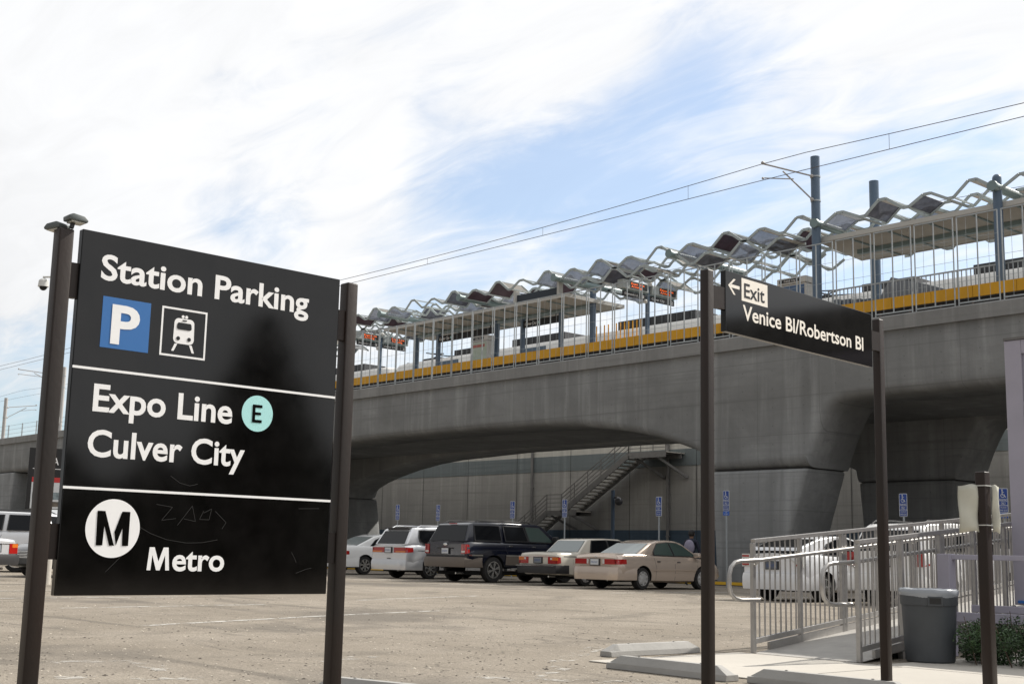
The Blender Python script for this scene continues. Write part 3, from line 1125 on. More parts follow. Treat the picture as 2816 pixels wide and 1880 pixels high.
def wave_bay(x0, x1, idx):
    ord_ = ['leftmost', 'second', 'third', 'fourth', 'fifth', 'sixth', 'seventh', 'eighth', 'ninth']
    t = empty('wave_canopy', ((x0 + x1) / 2, 41, 9.86), 0, 'stretch of wavy honeycomb steel canopy, %s from the left' % ord_[idx], 'sculpture', 'stretches of the wavy steel canopy')
    fr = MB()
    rnd = random.Random(idx * 17 + 3)
    P = (x1 - x0) / 4.0
    pan = []
    for b, (ya, yb) in enumerate(((38.75, 40.15), (40.35, 41.75), (41.9, 43.2))):
        for lay in (0, 1):
            if lay == 1 and (b == 0 and rnd.random() < 0.35):
                pass
            zb = 13.08 - 0.02 * b - lay * 0.50
            A = 0.37
            pts = []
            ph = (0.0 if lay == 0 else P / 2) + (P / 2 if b == 1 else 0)
            kk = -1
            while True:
                base = x0 + kk * P + ph + rnd.uniform(-0.04, 0.04)
                dz = (0.10 if (kk + b) % 2 else -0.05)
                pts += [(base + 0.0 * P, zb), (base + 0.13 * P, zb), (base + 0.45 * P, zb + A + dz), (base + 0.62 * P, zb + A + dz)]
                kk += 1
                if base > x1 + 0.1:
                    break
            if lay == 1:
                # the lower layer only runs part of the bay
                lo, hi = (x0 + rnd.uniform(0, 0.15) * (x1 - x0), x0 + rnd.uniform(0.7, 1.0) * (x1 - x0))
                if b == 0 and idx not in (4, 5):
                    continue
                if b == 1 and rnd.random() < 0.5:
                    continue
            else:
                lo, hi = x0, x1
            pts = [p for p in pts if lo - 0.2 <= p[0] <= hi + 0.2]
            for i in range(len(pts) - 1):
                a, c = pts[i], pts[i + 1]
                for y in (ya, yb):
                    fr.beam((a[0], y, a[1]), (c[0], y, c[1]), 0.04, 0.105)
                if abs(a[1] - c[1]) > 0.2:
                    fr.beam((a[0], ya, a[1]), (a[0], yb, a[1]), 0.05, 0.05)
                steep = abs(a[1] - c[1]) > 0.2
                rising = c[1] > a[1]
                r = rnd.random()
                if steep and rising and r < 0.62 or (not steep and a[1] > zb + 0.25 and r < 0.7) or (steep and not rising and r < 0.42):
                    if steep and rising:
                        mi = rnd.choice([1, 1, 0, 2, 2, 1]) if idx > 3 else rnd.choice([1, 0, 2, 1, 0])
                    else:
                        mi = rnd.choice([3, 4, 4, 3])  # pale colours paint in sunlight on crests and falling sides
                    pan.append((a, c, ya + 0.05, yb - 0.05, mi))
    fr.build('frame', M['wave_fr'], t, world=True)
    rnd.shuffle(pan)
    for a, c, ya, yb, mi in pan[:90]:
        mb = MB()
        a2, c2 = Vector((a[0], 0, a[1])), Vector((c[0], 0, c[1]))
        d = (c2 - a2).normalized()
        nn = Vector((-d.z, 0, d.x)) * 0.008
        mb.prism([(0, ya), (1, ya), (1, yb), (0, yb)], lambda u, y: tuple(a2.lerp(c2, u) + nn + Vector((0, y, 0))), lambda u, y: tuple(a2.lerp(c2, u) - nn + Vector((0, y, 0))))
        mb.build('panel', PANELS[mi], t, world=True)
    # cross tube on its pole
    mb = MB().tube((x0, 38.55, 13.12), (x0, 43.4, 13.12), 0.15, n=14)
    mb.tube((x0, 38.45, 13.12), (x0, 38.54, 13.12), 0.18, n=14)
    mb.build('cross_tube', M['tube_st'], t, world=True, smooth=True)
    return t


TX = [-67.4, -60.6, -53.88, -47.33, -40.62, -33.79, -26.72, -19.78, -12.8, -5.9]
for i in range(len(TX) - 1):
    wave_bay(TX[i], TX[i + 1], i)
for x, lb in ((-67.4, 'leftmost, behind the parking sign'), (-60.6, 'left of the display board by the parking sign'), (-53.88, 'at the left end of the middle canopy'), (-47.33, 'right of the map case'), (-40.62, 'at the right end of the middle canopy'), (-33.79, 'above the left post of the exit sign')):
    t = empty('canopy_pole', (x, 41, 9.86), 0, 'round blue-grey pole under the wavy canopy, ' + lb, 'pole', 'round poles under the wavy canopy')
    MB().tube((x, 41, 9.86), (x, 41, 13.0), 0.145, n=18).build('shaft', M['pole_blue'], t, world=True, smooth=True)
    MB().tube((x, 41, 9.861), (x, 41, 9.90), 0.24, n=18).build('base_plate', M['pole_blue'], t, world=True, smooth=True)
mb = MB()
mb.tube((-19.8, 38.86, 9.86), (-19.8, 38.86, 13.45), 0.15, n=18)
mb.sphere((-19.8, 38.86, 13.45), 0.15, 18, 6, half=True)
tag(mb.build('domed_pole', M['pole_blue'], smooth=True), 'blue pole with a rounded top standing before the right canopy', 'pole')


# ------------------------------------------------------------------ overhead line
def sag(x, zt, zs, span=48.0, x0=-26.8):
    u = ((x - x0) / span) % 1.0
    return zt - zs * 4 * u * (1 - u)


def cat_pole(x, y, ztop, label, m, r=0.17, arm=None, zb=9.86):
    t = empty('catenary_pole', (x, y, zb), 0, label, 'catenary pole')
    MB().tube((x, y, zb), (x, y, ztop), r, n=18).build('shaft', m, t, world=True, smooth=True)
    if arm:
        ax, ay, zm, zc = arm
        mb = MB()
        s = -1 if ay < y else 1
        mb.tube((x, y + s * r, zm - 0.42), (ax, ay, zm - 0.05), 0.032, n=8)
        mb.tube((x, y + s * r, zm - 1.35), (x + (ax - x) * 0.55, y + (ay - y) * 0.68, zm - 0.32), 0.03, n=8)
        mb.tube((x + (ax - x) * 0.3, y + (ay - y) * 0.52, zm - 0.62), (ax, ay - s * 0.05, zc + 0.07), 0.022, n=6)
        mb.sphere((ax, ay, zm - 0.02), 0.07, 8, 6)
        mb.sphere((ax, ay, zc + 0.05), 0.05, 8, 6)
        mb.sphere((x, y + s * (r + 0.06), zm - 0.43), 0.075, 8, 6)
        mb.sphere((x, y + s * (r + 0.06), zm - 1.33), 0.075, 8, 6)
        mb.build('bracket_arm', M['mast'], t, world=True, smooth=True)
        mb = MB()
        for z in (zm - 0.42, zm - 1.35):
            mb.tube((x, y, z - 0.03), (x, y, z + 0.03), r + 0.02, n=18)
        mb.build('clamp', M['galv'], t, world=True)
    return t


cat_pole(-26.80, 38.72, 15.72, 'tall blue catenary pole with a bracket arm before the wavy canopy', M['pole_blue'], arm=(-27.9, 37.0, 15.36, 14.70))
cat_pole(-27.40, 43.6, 15.95, 'plain tall blue pole rising behind the right canopy', M['pole_blue'], r=0.19)
cat_pole(-101.0, 41.0, 15.0, 'pale catenary mast showing beside the left post of the parking sign', M['mast'], arm=(-102.8, 38.0, 14.7, 14.2), zb=7.95)
cat_pole(-113.3, 41.0, 13.4, 'pale catenary mast at the left edge with a long arm', M['mast'], r=0.15, arm=(-113.0, 43.6, 13.0, 12.5), zb=7.95)
mb = MB()
for x in (-101.0,):
    mb.box((x - 0.2, 40.7, 10.4), (x + 0.25, 40.86, 10.9))
tag(mb.build('control_box', M['mast']), 'small grey box fixed to the catenary mast beside the parking sign', 'box')


def wire(name, y, zt, zs, label, r=0.011):
    pts = [(x, y, sag(x, zt, zs)) for x in [-150 + 2 * i for i in range(86)]]
    mb = MB().path(pts, r, n=5)
    return tag(mb.build(name, M['wire']), label, 'wire')


wire('messenger_wire', 37.0, 15.34, 0.42, 'upper overhead wire crossing the sky above the near track', 0.014)
wire('contact_wire', 37.0, 14.68, 0.05, 'lower overhead wire running above the near track', 0.014)
wire('messenger_wire', 45.9, 15.34, 0.42, 'upper overhead wire of the far track')
wire('contact_wire', 45.9, 14.68, 0.05, 'lower overhead wire of the far track')
for x, lb in ((-22.62, 'right of the tall blue catenary pole'), (-31.5, 'left of the tall blue catenary pole'), (-39.8, 'above the right end of the middle canopy'), (-48.0, 'above the left end of the middle canopy'), (-57, 'just above the parking sign corner'), (-66, 'hidden by the parking sign'), (-14.5, 'beyond the right edge')):
    o = MB().tube((x, 37.0, sag(x, 14.68, 0.05)), (x, 37.0, sag(x, 15.34, 0.42)), 0.009, n=4).build('wire_dropper', M['wire'])
    tag(o, 'short vertical wire joining the overhead wires ' + lb, 'wire', 'droppers between the overhead wires')


# ------------------------------------------------------------------ trains
def rail_car(x0, x1, label, cab=True):
    t = empty('rail_car', ((x0 + x1) / 2, 47.3, 8.12), 0, label, 'rail car', 'rail cars on the far track')
    prof = [(46.0, 8.5), (46.0, 11.3), (46.06, 11.9), (46.22, 12.12), (46.6, 12.2), (48.0, 12.2), (48.38, 12.12), (48.54, 11.9), (48.6, 11.3), (48.6, 8.5)]
    mb = MB()
    n = len(prof)
    st_ = [(x0, 0.82, 0.62), (x0 + 0.35, 0.93, 0.9), (x0 + 1.2, 1, 1), (x1 - 1.2, 1, 1), (x1 - 0.35, 0.93, 0.9), (x1, 0.82, 0.62)]
    vs = []
    for x, wy, wz in st_:
        for y, z in prof:
            vs.append((x, 47.3 + (y - 47.3) * wy, 8.5 + (z - 8.5) * (wz * 0.12 + 0.88)))
    fs = []
    for j in range(len(st_) - 1):
        for i in range(n):
            fs.append((j * n + i, j * n + (i + 1) % n, (j + 1) * n + (i + 1) % n, (j + 1) * n + i))
    fs += [tuple(range(n)), tuple(range(len(vs) - 1, len(vs) - n - 1, -1))]
    mb.add(vs, fs)
    mb.build('body', M['train_w'], t, world=True, smooth=True, ang=40)
    mb = MB()
    x = x0 + 2.0
    while x < x1 - 2.5:
        mb.box((x, 45.985, 10.0), (x + 1.5, 45.998, 10.95))
        x += 1.85
    mb.build('window', M['train_win'], t, world=True)
    for (xa, xb, zz) in ((x0 + 5.5, x0 + 8.0, 12.52), (x0 + 10.6, x0 + 14.8, 12.58), (x1 - 8.0, x1 - 2.9, 12.62)):
        mb = MB().box((xa, 46.45, 12.15), (xb, 48.15, zz))
        k = xa + 0.3
        while k < xb - 0.3:
            mb.box((k, 46.42, 12.24), (k + 0.22, 46.449, zz - 0.06))
            k += 0.42
        mb.build('roof_box', M['train_d'], t, world=True, bevel=0.03)
    mb = MB()
    mb.box((x0 + 2.4, 46.5, 12.19), (x0 + 4.0, 48.1, 12.3))
    for y in (46.7, 47.9):
        mb.beam((x0 + 2.5, y, 12.2), (x0 + 4.2, y, 12.5), 0.05, 0.05)
        mb.beam((x0 + 4.2, y, 12.5), (x0 + 2.9, y, 12.62), 0.05, 0.05)
    mb.beam((x0 + 2.9, 46.4, 12.63), (x0 + 2.9, 48.2, 12.63), 0.06, 0.06)
    mb.build('pantograph', M['train_d'], t, world=True)
    mb = MB()
    mb.box((x0 + 3.0, 45.975, 11.15), (x0 + 4.6, 45.992, 11.42))
    mb.box((x1 - 6.0, 45.975, 11.15), (x1 - 4.2, 45.992, 11.42))
    mb.build('destination_sign', M['train_win'], t, world=True)
    mb = MB()
    for x in (x0 + 0.12, x1 - 0.12):
        mb.box((x - 0.14, 46.45, 10.7), (x + 0.14, 48.15, 11.45))
    mb.build('cab_window', M['train_win'], t, world=True)
    mb = MB()
    for x in (x0 + 0.9, x1 - 0.9):
        mb.lathe([(0.001, 0), (0.13, 0), (0.15, 0.1), (0.1, 0.2), (0.001, 0.2)], (x, 46.6, 12.03), 'z', 10)
        mb.lathe([(0.001, 0), (0.13, 0), (0.15, 0.1), (0.1, 0.2), (0.001, 0.2)], (x, 48.0, 12.03), 'z', 10)
    mb.build('roof_fitting', M['train_d'], t, world=True)
    return t


rail_car(-90.0, -63.6, 'white rail car standing leftmost on the far track')
rail_car(-62.9, -36.2, 'white rail car beyond the middle canopy')
rail_car(-35.4, -9.0, 'white rail car beyond the right canopy')


# ------------------------------------------------------------------ platform furniture
def arrival_board(x, label, lines_):
    t = empty('arrival_board', (x, 41, 9.86), 0, label, 'display board')
    MB().box((x - 0.07, 40.93, 9.86), (x + 0.07, 41.07, 12.75)).build('post', M['pole_blue'], t, world=True)
    for (ya, yb) in ((39.25, 40.88), (41.12, 42.8)):
        h = MB().box((x - 0.18, ya, 12.28), (x + 0.18, yb, 12.68)).build('housing', mat('board_housing', (0.42, 0.46, 0.46), 0.5), t, world=True, bevel=0.02)
        s = MB().box((x + 0.181, ya + 0.45, 12.34), (x + 0.19, yb - 0.12, 12.62)).build('screen', M['blk2'], h, world=True)
        mb = MB()
        put_text(mb, lines_[0], lambda u, v: (x + 0.195, u, v), ya + 0.5, yb - 0.3, 12.50, 12.59, offset=0.01)
        put_text(mb, lines_[1], lambda u, v: (x + 0.195, u, v), ya + 0.5, yb - 0.45, 12.37, 12.46, offset=0.01)
        mb.build('led_text', mat('led_orange', (0.9, 0.15, 0.02), 0.5, emit=((1.0, 0.16, 0.03), 0.9)), s, world=True)
    for (ya, yb, tx) in ((39.4, 40.86, ('Downtown LA', '1')), (41.14, 42.75, ('Culver City', '2'))):
        pl = MB().box((x - 0.03, ya, 11.98), (x + 0.03, yb, 12.22)).build('direction_plate', M['blk2'], t, world=True)
        mb = MB()
        put_text(mb, tx[0], lambda u, v: (x + 0.033, u, v), ya + 0.1, ya + 0.95, 12.06, 12.15)
        put_text(mb, tx[1], lambda u, v: (x + 0.033, u, v), yb - 0.22, yb - 0.12, 12.04, 12.17)
        mb.build('lettering', M['letter'], pl, world=True)
    MB().box((x - 0.05, 39.3, 12.22), (x + 0.05, 42.7, 12.28)).build('crossbar', M['tube_st'], t, world=True)
    mb = MB().sphere((x + 0.12, 41.0, 12.72), 0.12, 12, 8)
    mb.sphere((x + 0.1, 40.75, 11.9), 0.1, 10, 6)
    mb.build('camera_dome', M['white_pl'], t, world=True, smooth=True)
    return t


arrival_board(-57.2, 'orange LED train arrival board beside the parking sign post', ('Expo Line', 'Arriving'))
arrival_board(-37.24, 'orange LED train arrival board right of the middle canopy', ('Expo Line', 'Arriving'))


def map_case(x0, x1, y0, y1, ztop, label, blue=False):
    t = empty('map_case', ((x0 + x1) / 2, (y0 + y1) / 2, 9.86), 0, label, 'map case')
    MB().box((x0, y0, 9.86), (x1, y1, ztop - 0.26)).build('cabinet', M['white_pl'], t, world=True, bevel=0.02)
    MB().box((x0 - 0.04, y0 - 0.05, ztop - 0.25), (x1 + 0.04, y1 + 0.04, ztop)).build('hood', M['white_pl'], t, world=True, bevel=0.02)
    MB().box((x0 + 0.08, y0 - 0.064, ztop - 0.19), (x1 - 0.25, y0 - 0.052, ztop - 0.06)).build('header', M['blk2'], t, world=True)
    mb = MB()
    put_text(mb, 'Culver City', lambda u, v: (u, y0 - 0.068, v), x0 + 0.3, x1 - 0.42, ztop - 0.155, ztop - 0.095)
    mb.build('lettering', M['letter'], t, world=True)
    mm = mat('map_print', (0.40, 0.50, 0.40) if not blue else (0.10, 0.18, 0.32), 0.3, var=0.4, vscale=5, c2=(0.55, 0.62, 0.55) if not blue else (0.05, 0.10, 0.22))
    MB().box((x0 + 0.07, y0 - 0.012, 9.95), (x1 - 0.07, y0 - 0.001, ztop - 0.32)).build('map_sheet', mm, t, world=True)
    if not blue:
        MB().box((x0 + 0.07, y0 - 0.018, ztop - 0.56), (x1 - 0.2, y0 - 0.013, ztop - 0.42)).build('red_strip', mat('faded_red', (0.45, 0.14, 0.12), 0.5), t, world=True)
    else:
        MB().box((x0 + 0.5, y0 - 0.03, 10.2), (x1 - 0.35, y0 - 0.013, 10.9)).build('screen', M['glass_l'], t, world=True)
    return t


map_case(-48.05, -46.85, 40.0, 40.4, 11.42, 'white map case with a city map under the middle canopy')
map_case(-29.47, -28.2, 40.0, 40.6, 11.62, 'white ticket machine cabinet behind the exit sign', True)
for x, lb in ((-50.4, 'low blue bench left of the map case'), (-44.0, 'low blue bench between the canopy posts')):
    t = empty('platform_bench', (x, 40.0, 9.86), 0, lb, 'bench')
    MB().box((x, 39.95, 10.2), (x + 1.4, 40.3, 10.25)).build('seat', M['pole_blue'], t, world=True)
    MB().box((x, 39.9, 10.24), (x + 1.4, 39.94, 10.42)).build('backrest', mat('bench_blue', (0.13, 0.20, 0.28), 0.5), t, world=True)
    for xx in (x + 0.1, x + 1.25):
        MB().box((xx, 39.95, 9.86), (xx + 0.05, 40.3, 10.2)).build('leg', M['pole_blue'], t, world=True)

t = empty('balustrade', (-20, 39.1, 9.86), 0, 'grey barred balustrade round the stair opening at the right of the platform', 'balustrade')
mb = MB()
mb.box((-26.6, 39.08, 10.60), (-11, 39.13, 10.65))
mb.box((-26.6, 39.08, 9.93), (-11, 39.13, 9.97))
mb.build('rail', M['galv'], t, world=True)
mb = MB()
i = 0
x = -26.6
while x < -11:
    mb.box((x, 39.09, 9.86 if i % 10 == 0 else 9.97), (x + 0.028, 39.12, 10.61))
    x += 0.165
    i += 1
mb.build('bars', M['galv'], t, world=True)
mb = MB()
mb.prism([(-25.0, 9.86), (-24.75, 10.35), (-24.35, 10.93), (-22.9, 10.45), (-21.4, 9.86)], lambda x, z: (x, 39.7, z), lambda x, z: (x, 39.9, z))
tag(mb.build('stair_screen', mat('screen_grey', (0.22, 0.24, 0.27), 0.6)), 'slanted grey panel over the stair opening on the platform', 'panel')
mb = MB()
for k in range(5):
    mb.box((-27.2 + 0.45 * k, 40.2, 9.86), (-26.85 + 0.45 * k, 40.5, 10.55 - 0.05 * k))
tag(mb.build('ticket_gates', mat('gate_blue_grey', (0.16, 0.19, 0.23), 0.5), bevel=0.02), 'row of low blue-grey cabinets behind the balustrade', 'cabinet')


# ------------------------------------------------------------------ the big parking sign
ps = empty('parking_sign', (-5.37, 2.9, 0), 0, 'large black station parking sign with white lettering between two dark posts', 'sign')


def bf(off):
    def f(u, v):
        return (-5.335 - 0.0302 * u + off, 2.20 + 0.9995 * u, 0.68 + v)
    return f


f0_, f1_ = bf(-0.04), bf(0.0)
mb = MB().prism([(0, 0), (1.386, 0), (1.386, 1.584), (0, 1.584)], f0_, f1_)
board = mb.build('board', M['blk'], ps, bevel=0.004, world=True)
ft = bf(0.0015)
mb = MB()
PM = [(0, 0), (0.215, 0), (0.215, 0.0)]


def letter_M(mb, f, u0, u1, v0, v1, st=0.2):
    w, h = u1 - u0, v1 - v0
    s = w * st
    P = lambda a, b: (u0 + a * w, v0 + b * h)
    polys = [[(0.0, 0), (0.17, 0), (0.24, 0.98), (0.24, 1), (0.08, 1)],
             [(0.08, 1), (0.30, 1), (0.56, 0.20), (0.50, 0.0), (0.42, 0.0), (0.20, 0.72)],
             [(0.92, 1), (0.70, 1), (0.44, 0.20), (0.50, 0.0), (0.58, 0.0), (0.80, 0.72)],
             [(1.0, 0), (0.83, 0), (0.76, 0.98), (0.76, 1), (0.92, 1)]]
    for k, p in enumerate(polys):
        g = [P(a, b) for a, b in p]
        mb.add([tuple(Vector(f(*q)) + Vector((0.00008 * k, 0, 0))) for q in g], [tuple(range(len(g)))])


put_text(mb, 'Station Parking', ft, 0.097, 1.200, 1.376, 1.488, offset=0.021)
put_text(mb, 'Expo Line', ft, 0.105, 0.800, 0.792, 0.909, offset=0.021)
put_text(mb, 'Culver City', ft, 0.095, 0.879, 0.595, 0.709, offset=0.021)
letter_M(mb, ft, 0.412, 0.522, 0.109, 0.210)
put_text(mb, 'etro', ft, 0.536, 0.802, 0.109, 0.210, offset=0.021, cap=0.70)
mb.build('lettering', M['letter'], board, world=True)
mb = MB()
for v in (0.968, 0.449):
    mb.add([ft(-0.0, v), ft(1.386, v), ft(1.386, v + 0.011), ft(-0.0, v + 0.011)], [(0, 1, 2, 3)])
mb.build('divider', M['letter'], board, world=True)


def quad(mb, f, u0, v0, u1, v1, mi=0):
    mb.add([f(u0, v0), f(u1, v0), f(u1, v1), f(u0, v1)], [(0, 1, 2, 3)], mi)


def disc(mb, f, cu_, cv, r, n=40, mi=0):
    mb.add([f(cu_ + r * math.cos(2 * PI * i / n), cv + r * math.sin(2 * PI * i / n)) for i in range(n)], [tuple(range(n))], mi)


mb = MB()
quad(mb, ft, 0.116, 1.073, 0.347, 1.301)
b_ = mb.build('parking_symbol', M['blue_sq'], board, world=True)
mb = MB()
put_text(mb, 'P', bf(0.003), 0.162, 0.297, 1.100, 1.272, offset=0.028, cap=0.715)
mb.build('lettering', M['letter'], b_, world=True)
# tram pictogram
mb = MB()
for a in ((0.403, 1.073, 0.412, 1.300), (0.627, 1.073, 0.636, 1.300), (0.412, 1.073, 0.627, 1.082), (0.412, 1.291, 0.627, 1.300)):
    quad(mb, ft, *a)
body = []


def rr_(cu_, cv, r, a0, a1, n=6):
    return [(cu_ + r * math.cos(R(a0 + (a1 - a0) * i / n)), cv + r * math.sin(R(a0 + (a1 - a0) * i / n))) for i in range(n + 1)]


body = rr_(0.491, 1.160, 0.024, 180, 270) + rr_(0.549, 1.160, 0.024, 270, 360) + rr_(0.549, 1.232, 0.022, 0, 90) + rr_(0.491, 1.232, 0.022, 90, 180)
mb.add([ft(*p) for p in body], [tuple(range(len(body)))])
disc(mb, ft, 0.511, 1.263, 0.0075, 14)
disc(mb, ft, 0.529, 1.263, 0.0075, 14)
mb.add([ft(0.490, 1.134), ft(0.476, 1.134), ft(0.461, 1.099), ft(0.473, 1.099)], [(0, 1, 2, 3)])
mb.add([ft(0.550, 1.134), ft(0.564, 1.134), ft(0.578, 1.099), ft(0.566, 1.099)], [(0, 1, 2, 3)])
tp = mb.build('tram_symbol', M['letter'], board, world=True)
mb = MB()
f3 = bf(0.003)
win = rr_(0.492, 1.212, 0.010, 180, 270, 4) + rr_(0.548, 1.212, 0.010, 270, 360, 4) + rr_(0.548, 1.226, 0.008, 0, 90, 4) + rr_(0.492, 1.226, 0.008, 90, 180, 4)
mb.add([f3(*p) for p in win], [tuple(range(len(win)))])
sl = rr_(0.511, 1.2445, 0.003, 90, 270, 4) + rr_(0.529, 1.2445, 0.003, -90, 90, 4)
mb.add([f3(*p) for p in sl], [tuple(range(len(sl)))])
disc(mb, f3, 0.492, 1.160, 0.0095, 16)
disc(mb, f3, 0.548, 1.160, 0.0095, 16)
mb.build('tram_details', M['blk'], board, world=True)
mb = MB()
disc(mb, ft, 0.9365, 0.852, 0.0865, 56)
c_ = mb.build('line_symbol', M['cyan'], board, world=True)
mb = MB()
for a in ((0.908, 0.808, 0.924, 0.894), (0.924, 0.808, 0.962, 0.822), (0.924, 0.880, 0.962, 0.894), (0.924, 0.845, 0.956, 0.858)):
    quad(mb, f3, *a)
mb.build('lettering', M['blk'], c_, world=True)
mb = MB()
disc(mb, ft, 0.240, 0.287, 0.1265, 64)
c_ = mb.build('metro_symbol', M['letter'], board, world=True)
mb = MB()
for poly in ([(0.163, 0.361), (0.199, 0.361), (0.199, 0.330), (0.199, 0.298), (0.196, 0.213), (0.166, 0.213)],
             [(0.199, 0.361), (0.250, 0.213), (0.227, 0.213), (0.199, 0.298)],
             [(0.278, 0.361), (0.316, 0.361), (0.316, 0.213), (0.287, 0.213), (0.284, 0.290), (0.258, 0.213), (0.2475, 0.271)]):
    mb.add([f3(*p) for p in poly], [tuple(range(len(poly)))])
mb.build('lettering', M['blk'], c_, world=True)

# scratched, sun faded marks on the lower board
mb = MB()
rnd = random.Random(5)
f2 = bf(0.0006)
for path in ([(0.36, 0.30), (0.42, 0.27), (0.50, 0.245), (0.60, 0.232), (0.68, 0.235), (0.76, 0.25)], [(0.44, 0.40), (0.52, 0.39), (0.47, 0.33), (0.54, 0.34)],
             [(0.55, 0.31), (0.62, 0.40), (0.64, 0.33), (0.58, 0.34)], [(0.68, 0.37), (0.72, 0.39), (0.71, 0.34), (0.66, 0.34), (0.68, 0.38)], [(0.74, 0.38), (0.80, 0.33), (0.78, 0.30)],
             [(1.17, 0.20), (1.19, 0.17), (1.20, 0.15)], [(1.20, 0.10), (1.26, 0.12), (1.29, 0.125)], [(1.2, 0.41), (1.32, 0.415)], [(0.22, 0.10), (0.25, 0.13), (0.29, 0.17)],
             [(0.50, 0.53), (0.55, 0.50), (0.60, 0.49), (0.64, 0.50)]):
    for (a, b) in zip(path[:-1], path[1:]):
        d = Vector((b[0] - a[0], b[1] - a[1])).normalized()
        n = Vector((-d.y, d.x)) * 0.0012
        mb.add([f2(a[0] - n.x, a[1] - n.y), f2(b[0] - n.x, b[1] - n.y), f2(b[0] + n.x, b[1] + n.y), f2(a[0] + n.x, a[1] + n.y)], [(0, 1, 2, 3)])
mb.build('scratches', mat('scratched_enamel', (0.010, 0.009, 0.0085), 0.5), board, world=True)


def post(x, y, h, parent, wx=0.072, wy=0.066, name='post'):
    mb = MB().box((x - wx / 2, y - wy / 2, 0), (x + wx / 2, y + wy / 2, h))
    # welded corner strip along the post
    return mb.build(name, M['bronze'], parent, bevel=0.008, world=True, smooth=True, segs=3)


post(-5.375, 2.132, 2.255, ps)
post(-5.415, 3.668, 2.26, ps)
for (ya, yb, x) in ((2.164, 2.202, -5.37), (3.584, 3.636, -5.41)):
    for (za, zb) in ((1.955, 2.11), (0.83, 0.98)):
        MB().box((x - 0.018, ya, za), (x + 0.018, yb, zb)).build('bracket', M['bronze'], ps, world=True)
# two small floodlights on the left post
for (cx, cy, cz, rz, lb) in ((-5.345, 2.165, 2.298, R(90), 'right'), (-5.42, 2.12, 2.268, R(205), 'left')):
    t = empty('floodlight', (cx, cy, cz), rz, 'small grey floodlight on the post top, tilted %s' % ('over the sign' if lb == 'right' else 'away behind the post'), 'floodlight')
    mb = MB()
    prof = [(-0.055, -0.012), (0.06, -0.018), (0.068, -0.004), (0.045, 0.020), (-0.03, 0.030), (-0.058, 0.016)]
    mb.prism(prof, lambda x, z: (x, -0.05, z), lambda x, z: (x, 0.05, z))
    h = mb.build('housing', M['lamp_grey'], t, bevel=0.007, smooth=True)
    t.scale = (0.72, 0.72, 0.72)
    MB().box((-0.035, -0.04, -0.0215), (0.05, 0.04, -0.013)).build('lens', M['lens'], h)
    mb = MB().tube((-0.02, 0, -0.055), (-0.01, 0, -0.012), 0.014, n=10)
    mb.build('knuckle', M['blk2'], t, smooth=True)

# ------------------------------------------------------------------ exit sign
es = empty('exit_sign', (-4.77, 6.7, 0), 0, 'black exit sign with white street lettering high on two dark posts', 'sign')


KC, KX = Vector((0, 0, 0.9)), 0.86      # distance and real size chosen together


def ef(off):
    def f(u, v):
        k = u / 2.06
        return tuple(KC + (Vector((-5.455 - 0.165 * k + off, 6.80 + 2.06 * k, 2.43 + v)) - KC) * KX)
    return f


mb = MB().prism([(0, 0), (2.06, 0), (2.06, 0.43), (0, 0.43)], ef(-0.045), ef(0))
eb = mb.build('board', M['blk'], es, bevel=0.004, world=True)
e1, e2 = ef(0.0015), ef(0.003)
mb = MB()
put_text(mb, 'Venice Bl/Robertson Bl', e1, 0.211, 1.912, 0.113, 0.218, offset=0.015)
for (u0, v0, u1, v1) in ((0.055, 0.317, 0.171, 0.340),):
    quad(mb, e1, u0, v0, u1, v1)
mb.add([e1(0.031, 0.3285), e1(0.055, 0.3285 + 0.0), e1(0.123, 0.382), e1(0.098, 0.382)], [(0, 1, 2, 3)])
mb.add([tuple(Vector(e1(a, b)) + Vector((0.0002, 0, 0))) for a, b in ((0.031, 0.3285), (0.096, 0.271), (0.120, 0.271), (0.057, 0.3285))], [(0, 1, 2, 3)])
mb.build('lettering', M['letter_w'], eb, world=True)
mb = MB()
quad(mb, e1, 0.196, 0.245, 0.527, 0.407)
xb = mb.build('exit_panel', M['letter_w'], eb, world=True)
mb = MB()
put_text(mb, 'Exit', e2, 0.227, 0.488, 0.272, 0.376, offset=0.012)
mb.build('lettering', M['blk'], xb, world=True)
post(-5.47 * KX, 6.62 * KX, 0.9 + 1.93 * KX, es, 0.06, 0.06)
post(-5.685 * KX, 9.05 * KX, 0.9 + 1.95 * KX, es, 0.06, 0.06)
for (ya, yb, x) in ((6.654, 6.80, -5.475), (8.86, 9.016, -5.665)):
    MB().box((x * KX - 0.014, ya * KX, 0.9 + 1.68 * KX), (x * KX + 0.014, yb * KX, 0.9 + 1.835 * KX)).build('bracket', M['bronze'], es, world=True)

